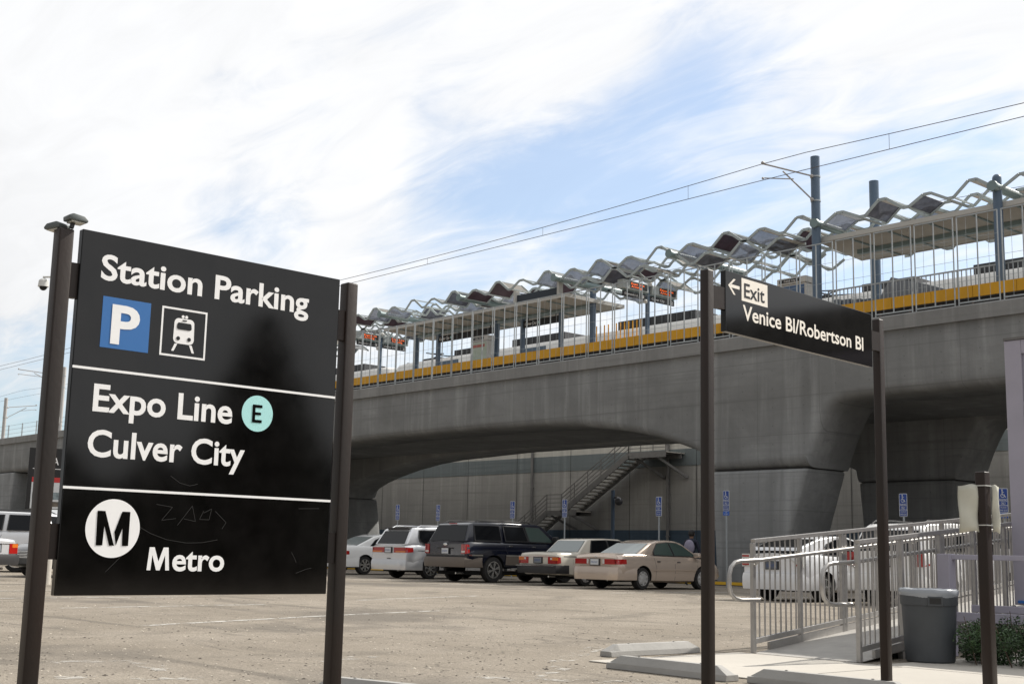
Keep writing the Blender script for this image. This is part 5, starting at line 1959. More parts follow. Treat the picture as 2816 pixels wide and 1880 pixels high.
def car(name, loc, rz, label, cat, s):
    t = empty(name, loc, rz, label, cat)
    W2, st_ = s['W'] / 2, s['st']          # st: (y, width factor, z bottom, z top)
    crown = s.get('crown', 0.03)
    pm = s['paint']

    def at_(y):
        k, zb, zt = interp(st_, y)
        return W2 * k, zb, zt

    def side(y, z, off=0.004):
        w, zb, zt = at_(y)
        f = max(0, min(1, (z - zb) / (zt - zb)))
        for (a, fa), (b, fb) in zip(RING[1:-1], RING[2:]):
            if fa <= f <= fb:
                q = a + (b - a) * ((f - fa) / max(1e-6, fb - fa))
                return w * q + off
        return w * 0.9 + off
    # lower body
    ys = sorted(set([p[0] for p in st_] + [s['L'] * i / 30 for i in range(31)]))
    vs, fs = [], []
    half = RING
    ring_n = len(half) * 2 - 2
    for y in ys:
        w, zb, zt = at_(y)
        right = [(w * a, y, zb + (zt - zb) * b + (crown * (1 - a) if b >= 0.97 else 0)) for a, b in half]
        left = [(-p[0], p[1], p[2]) for p in right[1:-1]]
        vs += right + left[::-1]
    for j in range(len(ys) - 1):
        for i in range(ring_n):
            fs.append((j * ring_n + i, j * ring_n + (i + 1) % ring_n, (j + 1) * ring_n + (i + 1) % ring_n, (j + 1) * ring_n + i))
    fs += [tuple(range(ring_n)), tuple(range(len(vs) - 1, len(vs) - ring_n - 1, -1))]
    body = MB().add(vs, fs).build('body', [pm, M['well']], t, bevel=0)
    r = s['wr']
    cut = MB()
    for wy in s['axles']:
        for sg in (-1, 1):
            cut.tube((sg * (W2 - 0.34), wy, r), (sg * (W2 + 0.2), wy, r), r + 0.055, n=28, mi=0)
    co = cut.build('cutter', [M['well']], t)
    bo = body.modifiers.new('arches', 'BOOLEAN')
    bo.object = co
    bo.operation = 'DIFFERENCE'
    bo.solver = 'EXACT'
    bo.material_mode = 'TRANSFER'
    bpy.context.view_layer.update()
    apply_mods(body)
    bpy.data.objects.remove(co)
    body.data.shade_smooth()
    body.data.set_sharp_from_angle(angle=R(32))
    # greenhouse
    gp, gw0, gw1 = s['gh'], s['gw'][0], s['gw'][1]
    z0 = min(p[1] for p in gp)
    z1 = max(p[1] for p in gp)
    ya, yb = gp[0][0], gp[-1][0]

    def gx(y, z):
        k = (z - z0) / (z1 - z0)
        w = gw0 + (gw1 - gw0) * k
        e = min((y - ya) / 0.9, (yb - y) / 1.3)
        e = max(0.0, min(1.0, e))
        return w * (0.93 + 0.07 * math.sin(e * PI / 2))
    vs, fs = [], []
    n = len(gp)
    for sg in (-1, 1):
        for y, z in gp:
            vs.append((sg * gx(y, z), y, z))
    for i in range(n - 1):
        fs.append((i, i + 1, n + i + 1, n + i))
    fs.append((n - 1, 0, n, 2 * n - 1))
    fs += [tuple(range(n)), tuple(range(2 * n - 1, n - 1, -1))]
    g = MB().add(vs, fs)
    go = g.build('cabin', [pm], t, bevel=s.get('gb', 0.045), smooth=True, ang=50, segs=3)
    # windows
    for k, (poly, gm) in enumerate(s['win']):
        for sg in (-1, 1):
            mb = MB()
            cy = sum(p[0] for p in poly) / len(poly)
            cz = sum(p[1] for p in poly) / len(poly)
            o1 = lambda y, z: (sg * (gx(y, z) + 0.005), y, z)
            o0 = lambda y, z: (sg * (gx(y, z) - 0.02), y, z)
            mb.prism(poly, o0, o1)
            fr = MB()
            big = [(cy + (y - cy) * 1.05 + (0.012 if y > cy else -0.012), cz + (z - cz) * 1.10) for y, z in poly]
            fr.prism(big, lambda y, z: (sg * (gx(y, z) - 0.02), y, z), lambda y, z: (sg * (gx(y, z) + 0.002), y, z))
            w_ = fr.build('window_frame', M['trim'], t)
            mb.build('window', gm, w_)

    def slope_glass(i0, i1, m, inset=0.10, lo=0.06, hi=0.94, nm='rear_window'):
        pts = gp[i0:i1 + 1]
        L_ = [0]
        for a, b in zip(pts[:-1], pts[1:]):
            L_.append(L_[-1] + math.hypot(b[0] - a[0], b[1] - a[1]))
        T = L_[-1]

        def P(u):
            d = u * T
            for j in range(len(pts) - 1):
                if d <= L_[j + 1] + 1e-9:
                    q = (d - L_[j]) / (L_[j + 1] - L_[j])
                    a, b = pts[j], pts[j + 1]
                    nn = Vector((-(b[1] - a[1]), b[0] - a[0])).normalized()
                    if i1 <= len(gp) // 2:
                        pass
                    return (a[0] + (b[0] - a[0]) * q, a[1] + (b[1] - a[1]) * q, nn)
        for nmm, mt, ins, l_, h_, off in ((nm + '_seal', M['trim'], inset - 0.018, lo - 0.02, hi + 0.02, 0.003), (nm, m, inset, lo, hi, 0.007)):
            k = 6
            vs, fs = [], []
            for a in range(k + 1):
                u = l_ + (h_ - l_) * a / k
                y, z, nn = P(u)
                w = gx(y, z) - ins
                for b in range(5):
                    x = -w + 2 * w * b / 4
                    vs.append((x, y + nn.x * off, z + nn.y * off))
            for a in range(k):
                for b in range(4):
                    fs.append((a * 5 + b, a * 5 + b + 1, a * 5 + b + 6, a * 5 + b + 5))
            parent = t if nmm.endswith('_seal') else lastp
            lastp = MB().add(vs, fs).build(nmm, mt, parent)
    a, b = s['rear_glass']
    slope_glass(a, b, s.get('rgm', M['glass']), s.get('rgi', 0.10), s.get('rgl', 0.08), s.get('rgh', 0.92))
    a, b = s['front_glass']
    slope_glass(a, b, M['glass'], 0.09, 0.05, 0.95, 'windscreen')
    # wheels
    for wy in s['axles']:
        for sg in (-1, 1):
            x = sg * (W2 - 0.135)
            w_ = MB().lathe([(r * 0.60, -0.10 * sg), (r * 0.92, -0.105 * sg), (r, -0.07 * sg), (r, 0.07 * sg), (r * 0.93, 0.108 * sg), (r * 0.66, 0.112 * sg), (r * 0.63, 0.09 * sg)], (x, wy, r), 'x', 32).build('wheel', M['rubber'], t, smooth=True, ang=40)
            rim = MB()
            rr0 = r * 0.65
            rim.lathe([(rr0, 0.09 * sg), (rr0, 0.112 * sg), (rr0 * 0.91, 0.112 * sg), (rr0 * 0.88, 0.07 * sg)], (x, wy, r), 'x', 32, 0)
            rim.lathe([(rr0 * 0.88, 0.05 * sg), (0.001, 0.045 * sg)], (x, wy, r), 'x', 32, 1)
            kind, ns = s['rim']
            if kind == 'hub':
                rim.lathe([(rr0 * 0.80, 0.075 * sg), (rr0 * 0.78, 0.10 * sg), (rr0 * 0.4, 0.118 * sg), (0.001, 0.12 * sg)], (x, wy, r), 'x', 28, 0)
            for k in range(ns):
                a = 2 * PI * k / ns + 0.3
                ca_, sa_ = math.cos(a), math.sin(a)
                for sp in ((-0.12, 0.12) if kind == 'split' else (0,)):
                    a2 = a + sp
                    rim.beam((x + 0.10 * sg, wy + 0.04 * ca_, r + 0.04 * sa_), (x + 0.106 * sg, wy + rr0 * 0.93 * math.cos(a2), r + rr0 * 0.93 * math.sin(a2)), 0.035 if kind == 'split' else 0.055, 0.03, upv=(1, 0, 0))
            rim.lathe([(0.05, 0.09 * sg), (0.05, 0.12 * sg), (0.001, 0.125 * sg)], (x, wy, r), 'x', 14, 0)
            rim.build('rim', [M['rim'] if kind != 'hub' else M['hub_l'], M['rimd']], w_, smooth=True, ang=35)

    # strips that follow the body side
    def strip(nm, pts, wd, m, off=0.006, both=True, depth=0.012):
        for sg in ((-1, 1) if both else (1,)):
            mb = MB()
            vs, fs = [], []
            fine = []
            for (a, b) in zip(pts[:-1], pts[1:]):
                for q in range(6):
                    fine.append((a[0] + (b[0] - a[0]) * q / 6, a[1] + (b[1] - a[1]) * q / 6))
            fine.append(pts[-1])
            for i, (y, z) in enumerate(fine):
                a = fine[max(0, i - 1)]
                b = fine[min(len(fine) - 1, i + 1)]
                d = Vector((b[0] - a[0], b[1] - a[1])).normalized()
                q = Vector((-d.y, d.x)) * wd / 2
                for e in (q, -q):
                    yy, zz = y + e.x, z + e.y
                    vs.append((sg * side(yy, zz, off), yy, zz))
                    vs.append((sg * side(yy, zz, off - depth), yy, zz))
            for i in range(len(fine) - 1):
                o = 4 * i
                fs += [(o, o + 2, o + 6, o + 4), (o, o + 4, o + 5, o + 1), (o + 2, o + 3, o + 7, o + 6)]
            mb.add(vs, fs)
            mb.build(nm, m, t)
    for pts in s.get('seams', []):
        strip('door_seam', pts, 0.010, M['trim'], 0.0015)
    for pts, wd, m, off in s.get('trims', []):
        strip('side_trim', pts, wd, m, off)
    for (y, z) in s.get('handles', []):
        for sg in (-1, 1):
            x = sg * side(y, z, 0.0)
            MB().box((x - 0.025, y - 0.07, z - 0.014), (x + 0.025, y + 0.07, z + 0.014)).build('door_handle', s.get('hm', pm), t, bevel=0.008)
    # rear details
    def rear(nm, x0, x1, za, zb, m, y=-0.02, d=0.06, bev=0.0, parent=None):
        mb = MB()
        mb.box((x0, y, za), (x1, y + d, zb))
        return mb.build(nm, m, parent or t, bevel=bev)
    for (x0, x1, za, zb, m, y) in s.get('rear', []):
        rear(*(('rear_panel',) + (x0, x1, za, zb, m, y)))
    for (nm, x0, x1, za, zb, wrap, m, inner) in s['tail']:
        for sg in (-1, 1):
            xa, xb = sorted((sg * x0, sg * x1))
            yy = s.get('tail_y', -0.012)
            b_ = MB().box((xa, yy, za), (xb, yy + 0.06, zb))
            if wrap:
                k = 5
                vs, fs = [], []
                for i in range(k + 1):
                    y = yy + (wrap - yy) * i / k
                    for z in (za + (zb - za) * 0.12 * i / k, zb):
                        vs.append((sg * side(max(y, 0.0), z, 0.008), y, z))
                        vs.append((sg * (side(max(y, 0.0), z, 0.008) - 0.05), y, z))
                for i in range(k):
                    o = 4 * i
                    fs += [(o, o + 2, o + 6, o + 4), (o + 1, o + 5, o + 7, o + 3), (o, o + 4, o + 5, o + 1), (o + 2, o + 3, o + 7, o + 6)]
                fs += [(0, 1, 3, 2), (4 * k, 4 * k + 2, 4 * k + 3, 4 * k + 1)]
                b_.add(vs, fs)
            tl = b_.build(nm, m, t)
            for (a0, a1, c0, c1, mm) in inner:
                xa2, xb2 = sorted((sg * a0, sg * a1))
                MB().box((xa2, yy - 0.004, c0), (xb2, yy + 0.02, c1)).build('lens', mm, tl)
    px, pz = s.get('plate', (0, 0.8))
    py = s.get('plate_y', -0.028)
    MB().box((px - 0.19, py + 0.003, pz - 0.095), (px + 0.19, py + 0.05, pz + 0.095)).build('plate_recess', M['trim'], t)
    pl = MB().box((px - 0.155, py - 0.004, pz - 0.078), (px + 0.155, py + 0.002, pz + 0.078)).build('number_plate', s.get('pm', M['plate']), t)
    mb = MB()
    rnd = random.Random(len(label))
    for k in range(7):
        x = px - 0.125 + k * 0.036
        h = 0.030
        mb.box((x, py - 0.006, pz - h), (x + 0.010, py - 0.0042, pz + h * 0.8))
        if rnd.random() < 0.6:
            mb.box((x + 0.0101, py - 0.006, pz - h), (x + 0.022, py - 0.0042, pz - h + 0.012))
        if rnd.random() < 0.7:
            mb.box((x + 0.0101, py - 0.006, pz + h * 0.8 - 0.012), (x + 0.022, py - 0.0042, pz + h * 0.8))
    mb.build('plate_characters', M['plate_ink'], pl)
    # bumper
    if 'bumper' in s:
        za, zb, m, out = s['bumper']
        n = 12
        vs, fs = [], []
        for sg in (1,):
            path_ = []
            for i in range(n + 1):
                u = -1 + 2 * i / n
                if abs(u) < 0.75:
                    path_.append((u / 0.75 * W2 * 0.90, -out))
                else:
                    q = (abs(u) - 0.75) / 0.25
                    path_.append((math.copysign(W2 * (0.90 + 0.115 * math.sin(q * PI / 2)), u), -out + (1 - math.cos(q * PI / 2)) * (out + s.get('bwrap', 0.35))))
            for (x, y) in path_:
                cx, cy = x * 0.86, y + 0.16
                vs += [(x * 0.985, y + 0.012, za), (x, y, za + (zb - za) * 0.3), (x, y, za + (zb - za) * 0.75), (x * 0.985, y + 0.02, zb), (cx, cy, zb + 0.005), (cx, cy, za)]
            for i in range(n):
                for j in range(6):
                    fs.append((i * 6 + j, i * 6 + (j + 1) % 6, (i + 1) * 6 + (j + 1) % 6, (i + 1) * 6 + j))
            fs += [tuple(range(6)), tuple(range(len(vs) - 1, len(vs) - 7, -1))]
        MB().add(vs, fs).build('rear_bumper', m, t, smooth=True, ang=40)
    # mirrors
    my, mz = s['mirror']
    for sg in (-1, 1):
        x = sg * (W2 * 0.93)
        MB().box((x - 0.02 if sg > 0 else x - 0.20, my - 0.05, mz), (x + 0.20 if sg > 0 else x + 0.02, my + 0.07, mz + s.get('mh', 0.14))).build('wing_mirror', s.get('mm', pm), t, bevel=0.03, smooth=True)
    if 'rack' in s:
        y0, y1, rx, rz_ = s['rack']
        for sg in (-1, 1):
            mb = MB().path([(sg * rx, y0, rz_ - 0.02), (sg * rx, y0 + 0.15, rz_ + 0.045), (sg * rx, (y0 + y1) / 2, rz_ + 0.06), (sg * rx, y1 - 0.15, rz_ + 0.045), (sg * rx, y1, rz_ - 0.02)], 0.016, n=8)
            mb.build('roof_rail', s.get('rackm', M['trim']), t, smooth=True)
    if 'aerial' in s:
        y, z = s['aerial']
        MB().tube((0, y, z), (0, y - 0.08, z + 0.12), 0.006, n=5).build('aerial', M['trim'], t)
    # underside, so light does not leak below
    MB().box((-W2 * 0.78, 0.35, 0.22), (W2 * 0.78, s['L'] - 0.5, 0.32)).build('underbody', M['well'], t)
    MB().path([(W2 * 0.45, 0.05, 0.27), (W2 * 0.45, 0.5, 0.27)], 0.03, n=8).build('exhaust', M['rim'], t)
    return t


G, GG, GL = M['glass'], M['glass_g'], M['glass_l']
beige = paint('champagne_paint', (0.60, 0.50, 0.42), 0.45, 0.24)
cream = paint('cream_paint', (0.62, 0.58, 0.50), 0.0)
silver = paint('silver_paint', (0.68, 0.69, 0.71), 0.4, 0.24)
navy = paint('navy_paint', (0.004, 0.006, 0.017), 0.0, 0.2)
white = paint('white_paint', (0.76, 0.77, 0.79), 0.0)
white2 = paint('pearl_white_paint', (0.84, 0.84, 0.83), 0.0)
taupe = mat('taupe_cladding', (0.15, 0.125, 0.105), 0.5, 0.1)

sedan_st = [(0, 0.90, 0.42, 0.88), (0.05, 0.95, 0.34, 0.95), (0.18, 0.985, 0.28, 0.985), (0.9, 1.0, 0.22, 1.0), (2.3, 1.0, 0.20, 0.99), (3.4, 0.995, 0.20, 0.95), (4.1, 0.98, 0.22, 0.86), (4.5, 0.93, 0.26, 0.76), (4.7, 0.84, 0.30, 0.66), (4.76, 0.78, 0.34, 0.58)]
CAM = dict(L=4.76, W=1.78, st=sedan_st, paint=beige, wr=0.315, axles=(1.05, 3.72), rim=('hub', 7),
           gh=[(0.85, 0.97), (1.56, 1.31), (1.92, 1.395), (2.35, 1.42), (2.75, 1.405), (3.0, 1.35), (3.75, 0.94)], gw=(0.845, 0.60), gb=0.05,
           win=[([(1.60, 0.99), (1.62, 1.08), (1.88, 1.30), (2.36, 1.345), (2.42, 0.98)], GG), ([(2.50, 0.98), (2.44, 1.345), (2.80, 1.33), (3.02, 1.25), (3.50, 0.97)], GG)],
           rear_glass=(0, 1), front_glass=(5, 6), rgm=GL, rgi=0.07, rgl=0.04, rgh=0.98,
           seams=[[(1.52, 0.96), (1.62, 0.62), (1.60, 0.42), (1.62, 0.28)], [(2.46, 0.96), (2.46, 0.26)], [(3.55, 0.93), (3.45, 0.26)]],
           trims=[([(1.45, 0.56), (3.40, 0.56)], 0.035, beige, 0.012), ([(1.4, 0.968), (3.4, 0.945)], 0.016, M['chrome'], 0.01)],
           handles=[(1.72, 0.80), (2.62, 0.79)], hm=M['trim'],
           tail=[('tail_light', 0.27, 0.80, 0.70, 0.845, 0.34, M['tail_r'], [(0.27, 0.34, 0.71, 0.84, M['tail_w'])])],
           plate=(-0.02, 0.76), bumper=(0.27, 0.62, beige, 0.13), bwrap=0.75, mirror=(3.42, 0.93), mm=beige, plate_y=-0.035)
c1 = car('beige_sedan', (-24.25, 24.7, 0), R(1.5), 'beige sedan with wide red tail lights, parked nearest the centre pier', 'car', CAM)

VOL = dict(L=4.80, W=1.74, st=[(0, 0.93, 0.42, 0.90), (0.04, 0.955, 0.38, 0.955), (0.2, 0.98, 0.32, 0.975), (1.0, 1.0, 0.27, 0.985), (3.5, 1.0, 0.26, 0.97), (4.5, 0.96, 0.3, 0.90), (4.75, 0.94, 0.36, 0.84), (4.8, 0.92, 0.4, 0.78)], paint=cream, wr=0.31, axles=(1.18, 3.84), rim=('hub', 12),
           crown=0.02, gh=[(0.98, 0.97), (1.42, 1.36), (1.55, 1.405), (2.2, 1.43), (2.85, 1.42), (2.98, 1.38), (3.62, 0.96)], gw=(0.79, 0.62), gb=0.03,
           win=[([(1.48, 1.0), (1.62, 1.345), (2.25, 1.37), (2.25, 0.99)], G), ([(2.33, 0.99), (2.33, 1.37), (2.92, 1.355), (3.42, 0.99)], G)],
           rear_glass=(0, 1), front_glass=(5, 6), rgm=GL, rgi=0.075, rgl=0.10, rgh=0.94,
           seams=[[(2.29, 0.96), (2.29, 0.3)], [(3.42, 0.95), (3.36, 0.3)], [(1.5, 0.96), (1.62, 0.62), (1.52, 0.32)]],
           trims=[([(0.25, 0.865), (4.5, 0.845)], 0.022, M['tail_o'] if False else M['trim'], 0.006), ([(1.4, 0.985), (3.45, 0.98)], 0.018, M['chrome'], 0.012)],
           handles=[(1.75, 0.86), (2.6, 0.86)], hm=M['chrome'],
           rear=[(-0.84, 0.84, 0.845, 0.858, M['chrome'], -0.012)],
           tail=[('tail_light', 0.42, 0.83, 0.645, 0.84, 0.12, M['tail_r'], [(0.60, 0.83, 0.74, 0.84, M['tail_o']), (0.52, 0.60, 0.76, 0.82, M['tail_w'])])],
           plate=(0.0, 0.745), pm=mat('grey_plate', (0.20, 0.22, 0.24), 0.5), bumper=(0.36, 0.605, M['trim'], 0.16), bwrap=0.42, mirror=(3.3, 0.98), mm=M['trim'], plate_y=-0.03)
c2 = car('cream_sedan', (-27.15, 25.3, 0), R(1.0), 'old boxy cream sedan with square tail lights and black bumper', 'car', VOL)

SUV = dict(L=5.22, W=2.0, st=[(0, 0.93, 0.55, 1.19), (0.05, 0.965, 0.50, 1.19), (0.25, 0.99, 0.46, 1.215), (1.0, 1.0, 0.42, 1.22), (3.7, 1.0, 0.42, 1.20), (4.0, 0.995, 0.42, 1.16), (4.8, 0.96, 0.45, 1.08), (5.15, 0.9, 0.48, 0.98), (5.22, 0.86, 0.52, 0.9)], paint=navy, wr=0.385, axles=(1.10, 4.12), rim=('split', 6), crown=0.02,
           gh=[(0.03, 1.19), (0.30, 1.72), (0.45, 1.78), (1.8, 1.805), (3.0, 1.79), (3.25, 1.74), (4.02, 1.18)], gw=(0.955, 0.75), gb=0.05,
           win=[([(0.42, 1.255), (0.46, 1.68), (1.42, 1.69), (1.42, 1.255)], G), ([(1.62, 1.255), (1.62, 1.69), (2.42, 1.69), (2.52, 1.255)], G), ([(2.60, 1.255), (2.52, 1.685), (3.10, 1.67), (3.66, 1.24)], GG)],
           rear_glass=(0, 1), front_glass=(5, 6), rgi=0.08, rgl=0.05, rgh=0.93,
           seams=[[(1.56, 1.21), (1.56, 1.0), (1.72, 0.75), (1.70, 0.5)], [(2.56, 1.21), (2.56, 0.5)], [(3.68, 1.2), (3.62, 0.5)]],
           trims=[([(1.56, 0.66), (3.64, 0.66)], 0.26, taupe, 0.018), ([(1.56, 0.81), (3.64, 0.81)], 0.03, M['chrome'], 0.024), ([(0.45, 1.235), (3.72, 1.215)], 0.014, M['chrome'], 0.008), ([(0.1, 0.805), (0.62, 0.805)], 0.035, M['chrome'], 0.03)],
           handles=[(1.78, 1.10), (2.75, 1.09)], hm=M['chrome'],
           rear=[(-0.38, 0.38, 0.98, 1.02, M['trim'], -0.02), (-0.90, 0.90, 0.72, 0.80, M['trim'], -0.014)],
           tail=[('tail_light', 0.76, 0.955, 0.84, 1.12, 0.14, M['tail_r'], [(0.78, 0.93, 0.875, 0.93, M['tail_w'])])], tail_y=-0.02,
           plate=(0.02, 0.92), bumper=(0.45, 0.74, taupe, 0.15), bwrap=0.60, mirror=(3.62, 1.22), mm=M['trim'], mh=0.2, rack=(0.5, 2.9, 0.66, 1.79), plate_y=-0.035)
c3 = car('navy_suv', (-30.32, 24.42, 0), R(0.5), 'large navy blue sport utility vehicle with taupe lower cladding', 'car', SUV)
mb = MB()
mb.lathe([(0.001, 0), (0.075, 0), (0.08, 0.01), (0.001, 0.014)], (0, 0, 0), 'y', 24)
o = mb.build('oval_badge', M['chrome'], c3, smooth=True)
o.location = (0.02, -0.018, 1.12)
o.scale = (1.15, -1, 0.5)
c1.scale = (0.94,) * 3
c2.scale = (0.96,) * 3


VAN = dict(L=5.10, W=1.94, st=[(0, 0.93, 0.42, 1.05), (0.05, 0.965, 0.34, 1.07), (0.25, 0.99, 0.28, 1.09), (1.0, 1.0, 0.24, 1.10), (3.6, 1.0, 0.22, 1.08), (4.3, 0.98, 0.24, 0.98), (4.9, 0.92, 0.28, 0.80), (5.1, 0.84, 0.32, 0.68)], paint=silver, wr=0.33, axles=(0.98, 3.98), rim=('plain', 7), crown=0.02,
           gh=[(0.03, 1.07), (0.33, 1.56), (0.46, 1.64), (1.6, 1.68), (2.9, 1.665), (3.2, 1.60), (4.4, 1.05)], gw=(0.93, 0.74), gb=0.05,
           win=[([(0.62, 1.20), (0.58, 1.30), (0.62, 1.54), (1.60, 1.56), (1.60, 1.12), (0.80, 1.12)], G), ([(1.70, 1.12), (1.70, 1.56), (2.52, 1.56), (2.52, 1.12)], G), ([(2.62, 1.12), (2.62, 1.56), (3.08, 1.54), (3.85, 1.12)], GG)],
           rear_glass=(0, 1), front_glass=(5, 6), rgi=0.13, rgl=0.10, rgh=0.90,
           seams=[[(1.65, 1.08), (1.65, 0.3)], [(2.57, 1.08), (2.57, 0.3)], [(3.8, 1.05), (3.7, 0.3)]],
           trims=[([(0.45, 0.90), (1.64, 0.90)], 0.022, M['trim'], 0.004)],
           handles=[(1.85, 0.92), (2.75, 0.92)],
           rear=[(-0.36, -0.22, 0.84, 0.995, M['tail_r'], -0.016)],
           tail=[('tail_light', 0.26, 0.90, 0.83, 0.995, 0.26, M['tail_r'], [(0.36, 0.88, 0.835, 0.885, M['tail_o'])])],
           plate=(-0.02, 0.91), bumper=(0.28, 0.60, silver, 0.13), bwrap=0.62, mirror=(3.75, 1.08), rack=(0.6, 3.0, 0.66, 1.66), rackm=silver, plate_y=-0.04)
c4 = car('silver_minivan', (-33.95, 25.0, 0), R(0.5), 'silver minivan with red and amber light bar across its tailgate', 'car', VAN)

LEX = dict(CAM)
LEX.update(paint=white2, L=4.85, rim=('split', 7), wr=0.335, st=[(0, 0.88, 0.44, 0.94), (0.06, 0.94, 0.34, 1.02), (0.3, 0.985, 0.26, 1.055), (1.0, 1.0, 0.22, 1.05), (2.3, 1.0, 0.2, 1.02), (3.5, 0.995, 0.2, 0.96), (4.2, 0.98, 0.22, 0.88), (4.6, 0.92, 0.26, 0.78), (4.85, 0.78, 0.34, 0.62)],
           gh=[(0.72, 1.02), (1.55, 1.37), (1.95, 1.46), (2.4, 1.48), (2.8, 1.46), (3.05, 1.40), (3.95, 0.95)],
           win=[([(1.35, 1.05), (1.62, 1.26), (1.95, 1.38), (2.36, 1.40), (2.42, 1.03)], G), ([(2.50, 1.03), (2.44, 1.40), (2.85, 1.38), (3.62, 1.0)], G)],
           seams=[[(1.58, 1.03), (1.7, 0.6), (1.62, 0.28)], [(2.46, 1.0), (2.46, 0.26)]], trims=[([(1.4, 1.03), (3.5, 0.99)], 0.014, M['chrome'], 0.008)],
           handles=[(1.78, 0.88), (2.65, 0.87)], hm=M['chrome'], mm=white2, aerial=(1.75, 1.42), bumper=(0.28, 0.62, white2, 0.11))
c5 = car('white_sedan', (-39.45, 26.3, 0), R(0), 'glossy white sedan partly hidden behind the right post of the parking sign', 'car', LEX)

PRI = dict(L=4.46, W=1.74, st=[(0, 0.90, 0.40, 1.04), (0.05, 0.95, 0.32, 1.05), (0.2, 0.985, 0.26, 1.06), (0.9, 1.0, 0.22, 1.05), (2.3, 1.0, 0.20, 1.0), (3.3, 0.99, 0.20, 0.93), (4.0, 0.95, 0.24, 0.80), (4.4, 0.85, 0.3, 0.66), (4.46, 0.8, 0.34, 0.6)], paint=white, wr=0.315, axles=(0.86, 3.56), rim=('plain', 5),
           gh=[(0.06, 1.03), (0.18, 1.20), (0.95, 1.42), (1.6, 1.49), (2.05, 1.49), (2.5, 1.40), (3.75, 0.90)], gw=(0.80, 0.60), gb=0.04,
           win=[([(0.98, 1.08), (1.2, 1.30), (1.55, 1.40), (1.98, 1.42), (2.0, 1.03)], G), ([(2.08, 1.02), (2.06, 1.42), (2.45, 1.36), (3.35, 0.97)], G)],
           rear_glass=(1, 2), front_glass=(5, 6), rgm=G, rgi=0.08, rgl=0.05, rgh=0.92,
           seams=[[(1.25, 1.03), (1.35, 0.6), (1.3, 0.28)], [(2.05, 1.0), (2.05, 0.26)], [(3.0, 0.95), (2.95, 0.26)]],
           handles=[(1.5, 0.88), (2.3, 0.87)],
           rear=[(-0.66, 0.66, 0.955, 1.13, G, 0.03)],
           tail=[('tail_light', 0.62, 0.84, 0.76, 1.05, 0.10, M['tail_w'], [(0.64, 0.83, 0.79, 0.83, M['tail_r']), (0.64, 0.83, 0.98, 1.02, M['tail_r'])])],
           plate=(0, 0.80), pm=mat('dark_plate', (0.10, 0.12, 0.16), 0.4), bumper=(0.26, 0.62, white, 0.10), bwrap=0.55, mirror=(3.1, 0.95), aerial=(0.95, 1.42), plate_y=-0.03)
c6 = car('white_hatchback', (-17.02, 22.75, 0), R(0.5), 'white hatchback with split rear window behind the ramp guard', 'car', PRI)

WSU = dict(SUV)
WSU.update(L=4.70, W=1.84, paint=white2, wr=0.34, axles=(0.92, 3.62), rim=('plain', 6),
           st=[(0, 0.92, 0.42, 1.09), (0.05, 0.96, 0.36, 1.09), (0.25, 0.99, 0.30, 1.11), (1.0, 1.0, 0.27, 1.11), (3.3, 1.0, 0.25, 1.06), (4.0, 0.97, 0.27, 0.96), (4.55, 0.9, 0.32, 0.82), (4.7, 0.82, 0.36, 0.7)],
           gh=[(0.04, 1.08), (0.32, 1.55), (0.55, 1.66), (1.6, 1.71), (2.5, 1.69), (2.75, 1.62), (3.75, 1.03)], gw=(0.88, 0.68),
           win=[([(0.62, 1.15), (0.66, 1.50), (1.30, 1.57), (1.34, 1.14)], G), ([(1.42, 1.14), (1.40, 1.58), (2.1, 1.585), (2.16, 1.12)], G), ([(2.24, 1.12), (2.20, 1.585), (2.6, 1.56), (3.35, 1.09)], G)],
           seams=[[(1.38, 1.1), (1.42, 0.35)], [(2.2, 1.1), (2.2, 0.35)]], trims=[([(1.4, 0.55), (3.1, 0.55)], 0.04, white2, 0.012)], handles=[(1.55, 0.96), (2.38, 0.95)], hm=white2,
           rear=[(-0.5, 0.5, 0.60, 0.63, M['trim'], -0.014)],
           tail=[('tail_light', 0.70, 0.88, 0.80, 1.08, 0.22, M['tail_r'], [])], bumper=(0.32, 0.64, white2, 0.12), mirror=(3.2, 1.06), mm=white2, mh=0.16, rack=(0.55, 2.3, 0.6, 1.69), plate=(0, 0.88))
c7 = car('white_crossover', (-14.5, 23.1, 0), R(0.5), 'white crossover with roof rails behind the ramp beside the bin', 'car', WSU)

# at the far left
BIGW = dict(SUV)
BIGW.update(paint=white, rim=('plain', 6), trims=[([(0.3, 0.70), (3.8, 0.70)], 0.03, white, 0.012)], seams=[[(1.56, 1.21), (1.72, 0.6)], [(2.56, 1.21), (2.56, 0.5)]],
            bumper=(0.45, 0.74, white, 0.12), hm=white, mm=white, rear=[])
c8 = car('white_suv', (-38.85, 16.2, 0), R(140), 'large white sport utility vehicle side on at the left edge', 'car', BIGW)
OLDS = dict(VOL)
OLDS.update(paint=silver, trims=[], rgm=G, tail=[('tail_light', 0.52, 0.84, 0.62, 0.85, 0.10, M['tail_r'], [(0.62, 0.84, 0.76, 0.85, M['tail_o'])])])
c9 = car('silver_sedan', (-30.6, 11.13, 0), R(125), 'silver sedan cut off by the left edge, its rear corner showing', 'car', OLDS)
DARK = dict(CAM)
DARK.update(paint=paint('graphite_paint', (0.03, 0.032, 0.035), 0.2), hm=M['trim'], mm=M['trim'], trims=[])
DARK['bumper'] = (0.27, 0.62, DARK['paint'], 0.13)
c10 = car('dark_sedan', (-35.6, 17.07, 0), R(210), 'dark sedan whose grille shows beside the left post', 'car', DARK)
mb = MB()
for k in range(5):
    mb.box((-0.35, 4.70 + 0.0, 0.50 + 0.04 * k), (0.35, 4.785, 0.515 + 0.04 * k))
mb.build('grille', M['chrome'], c10)
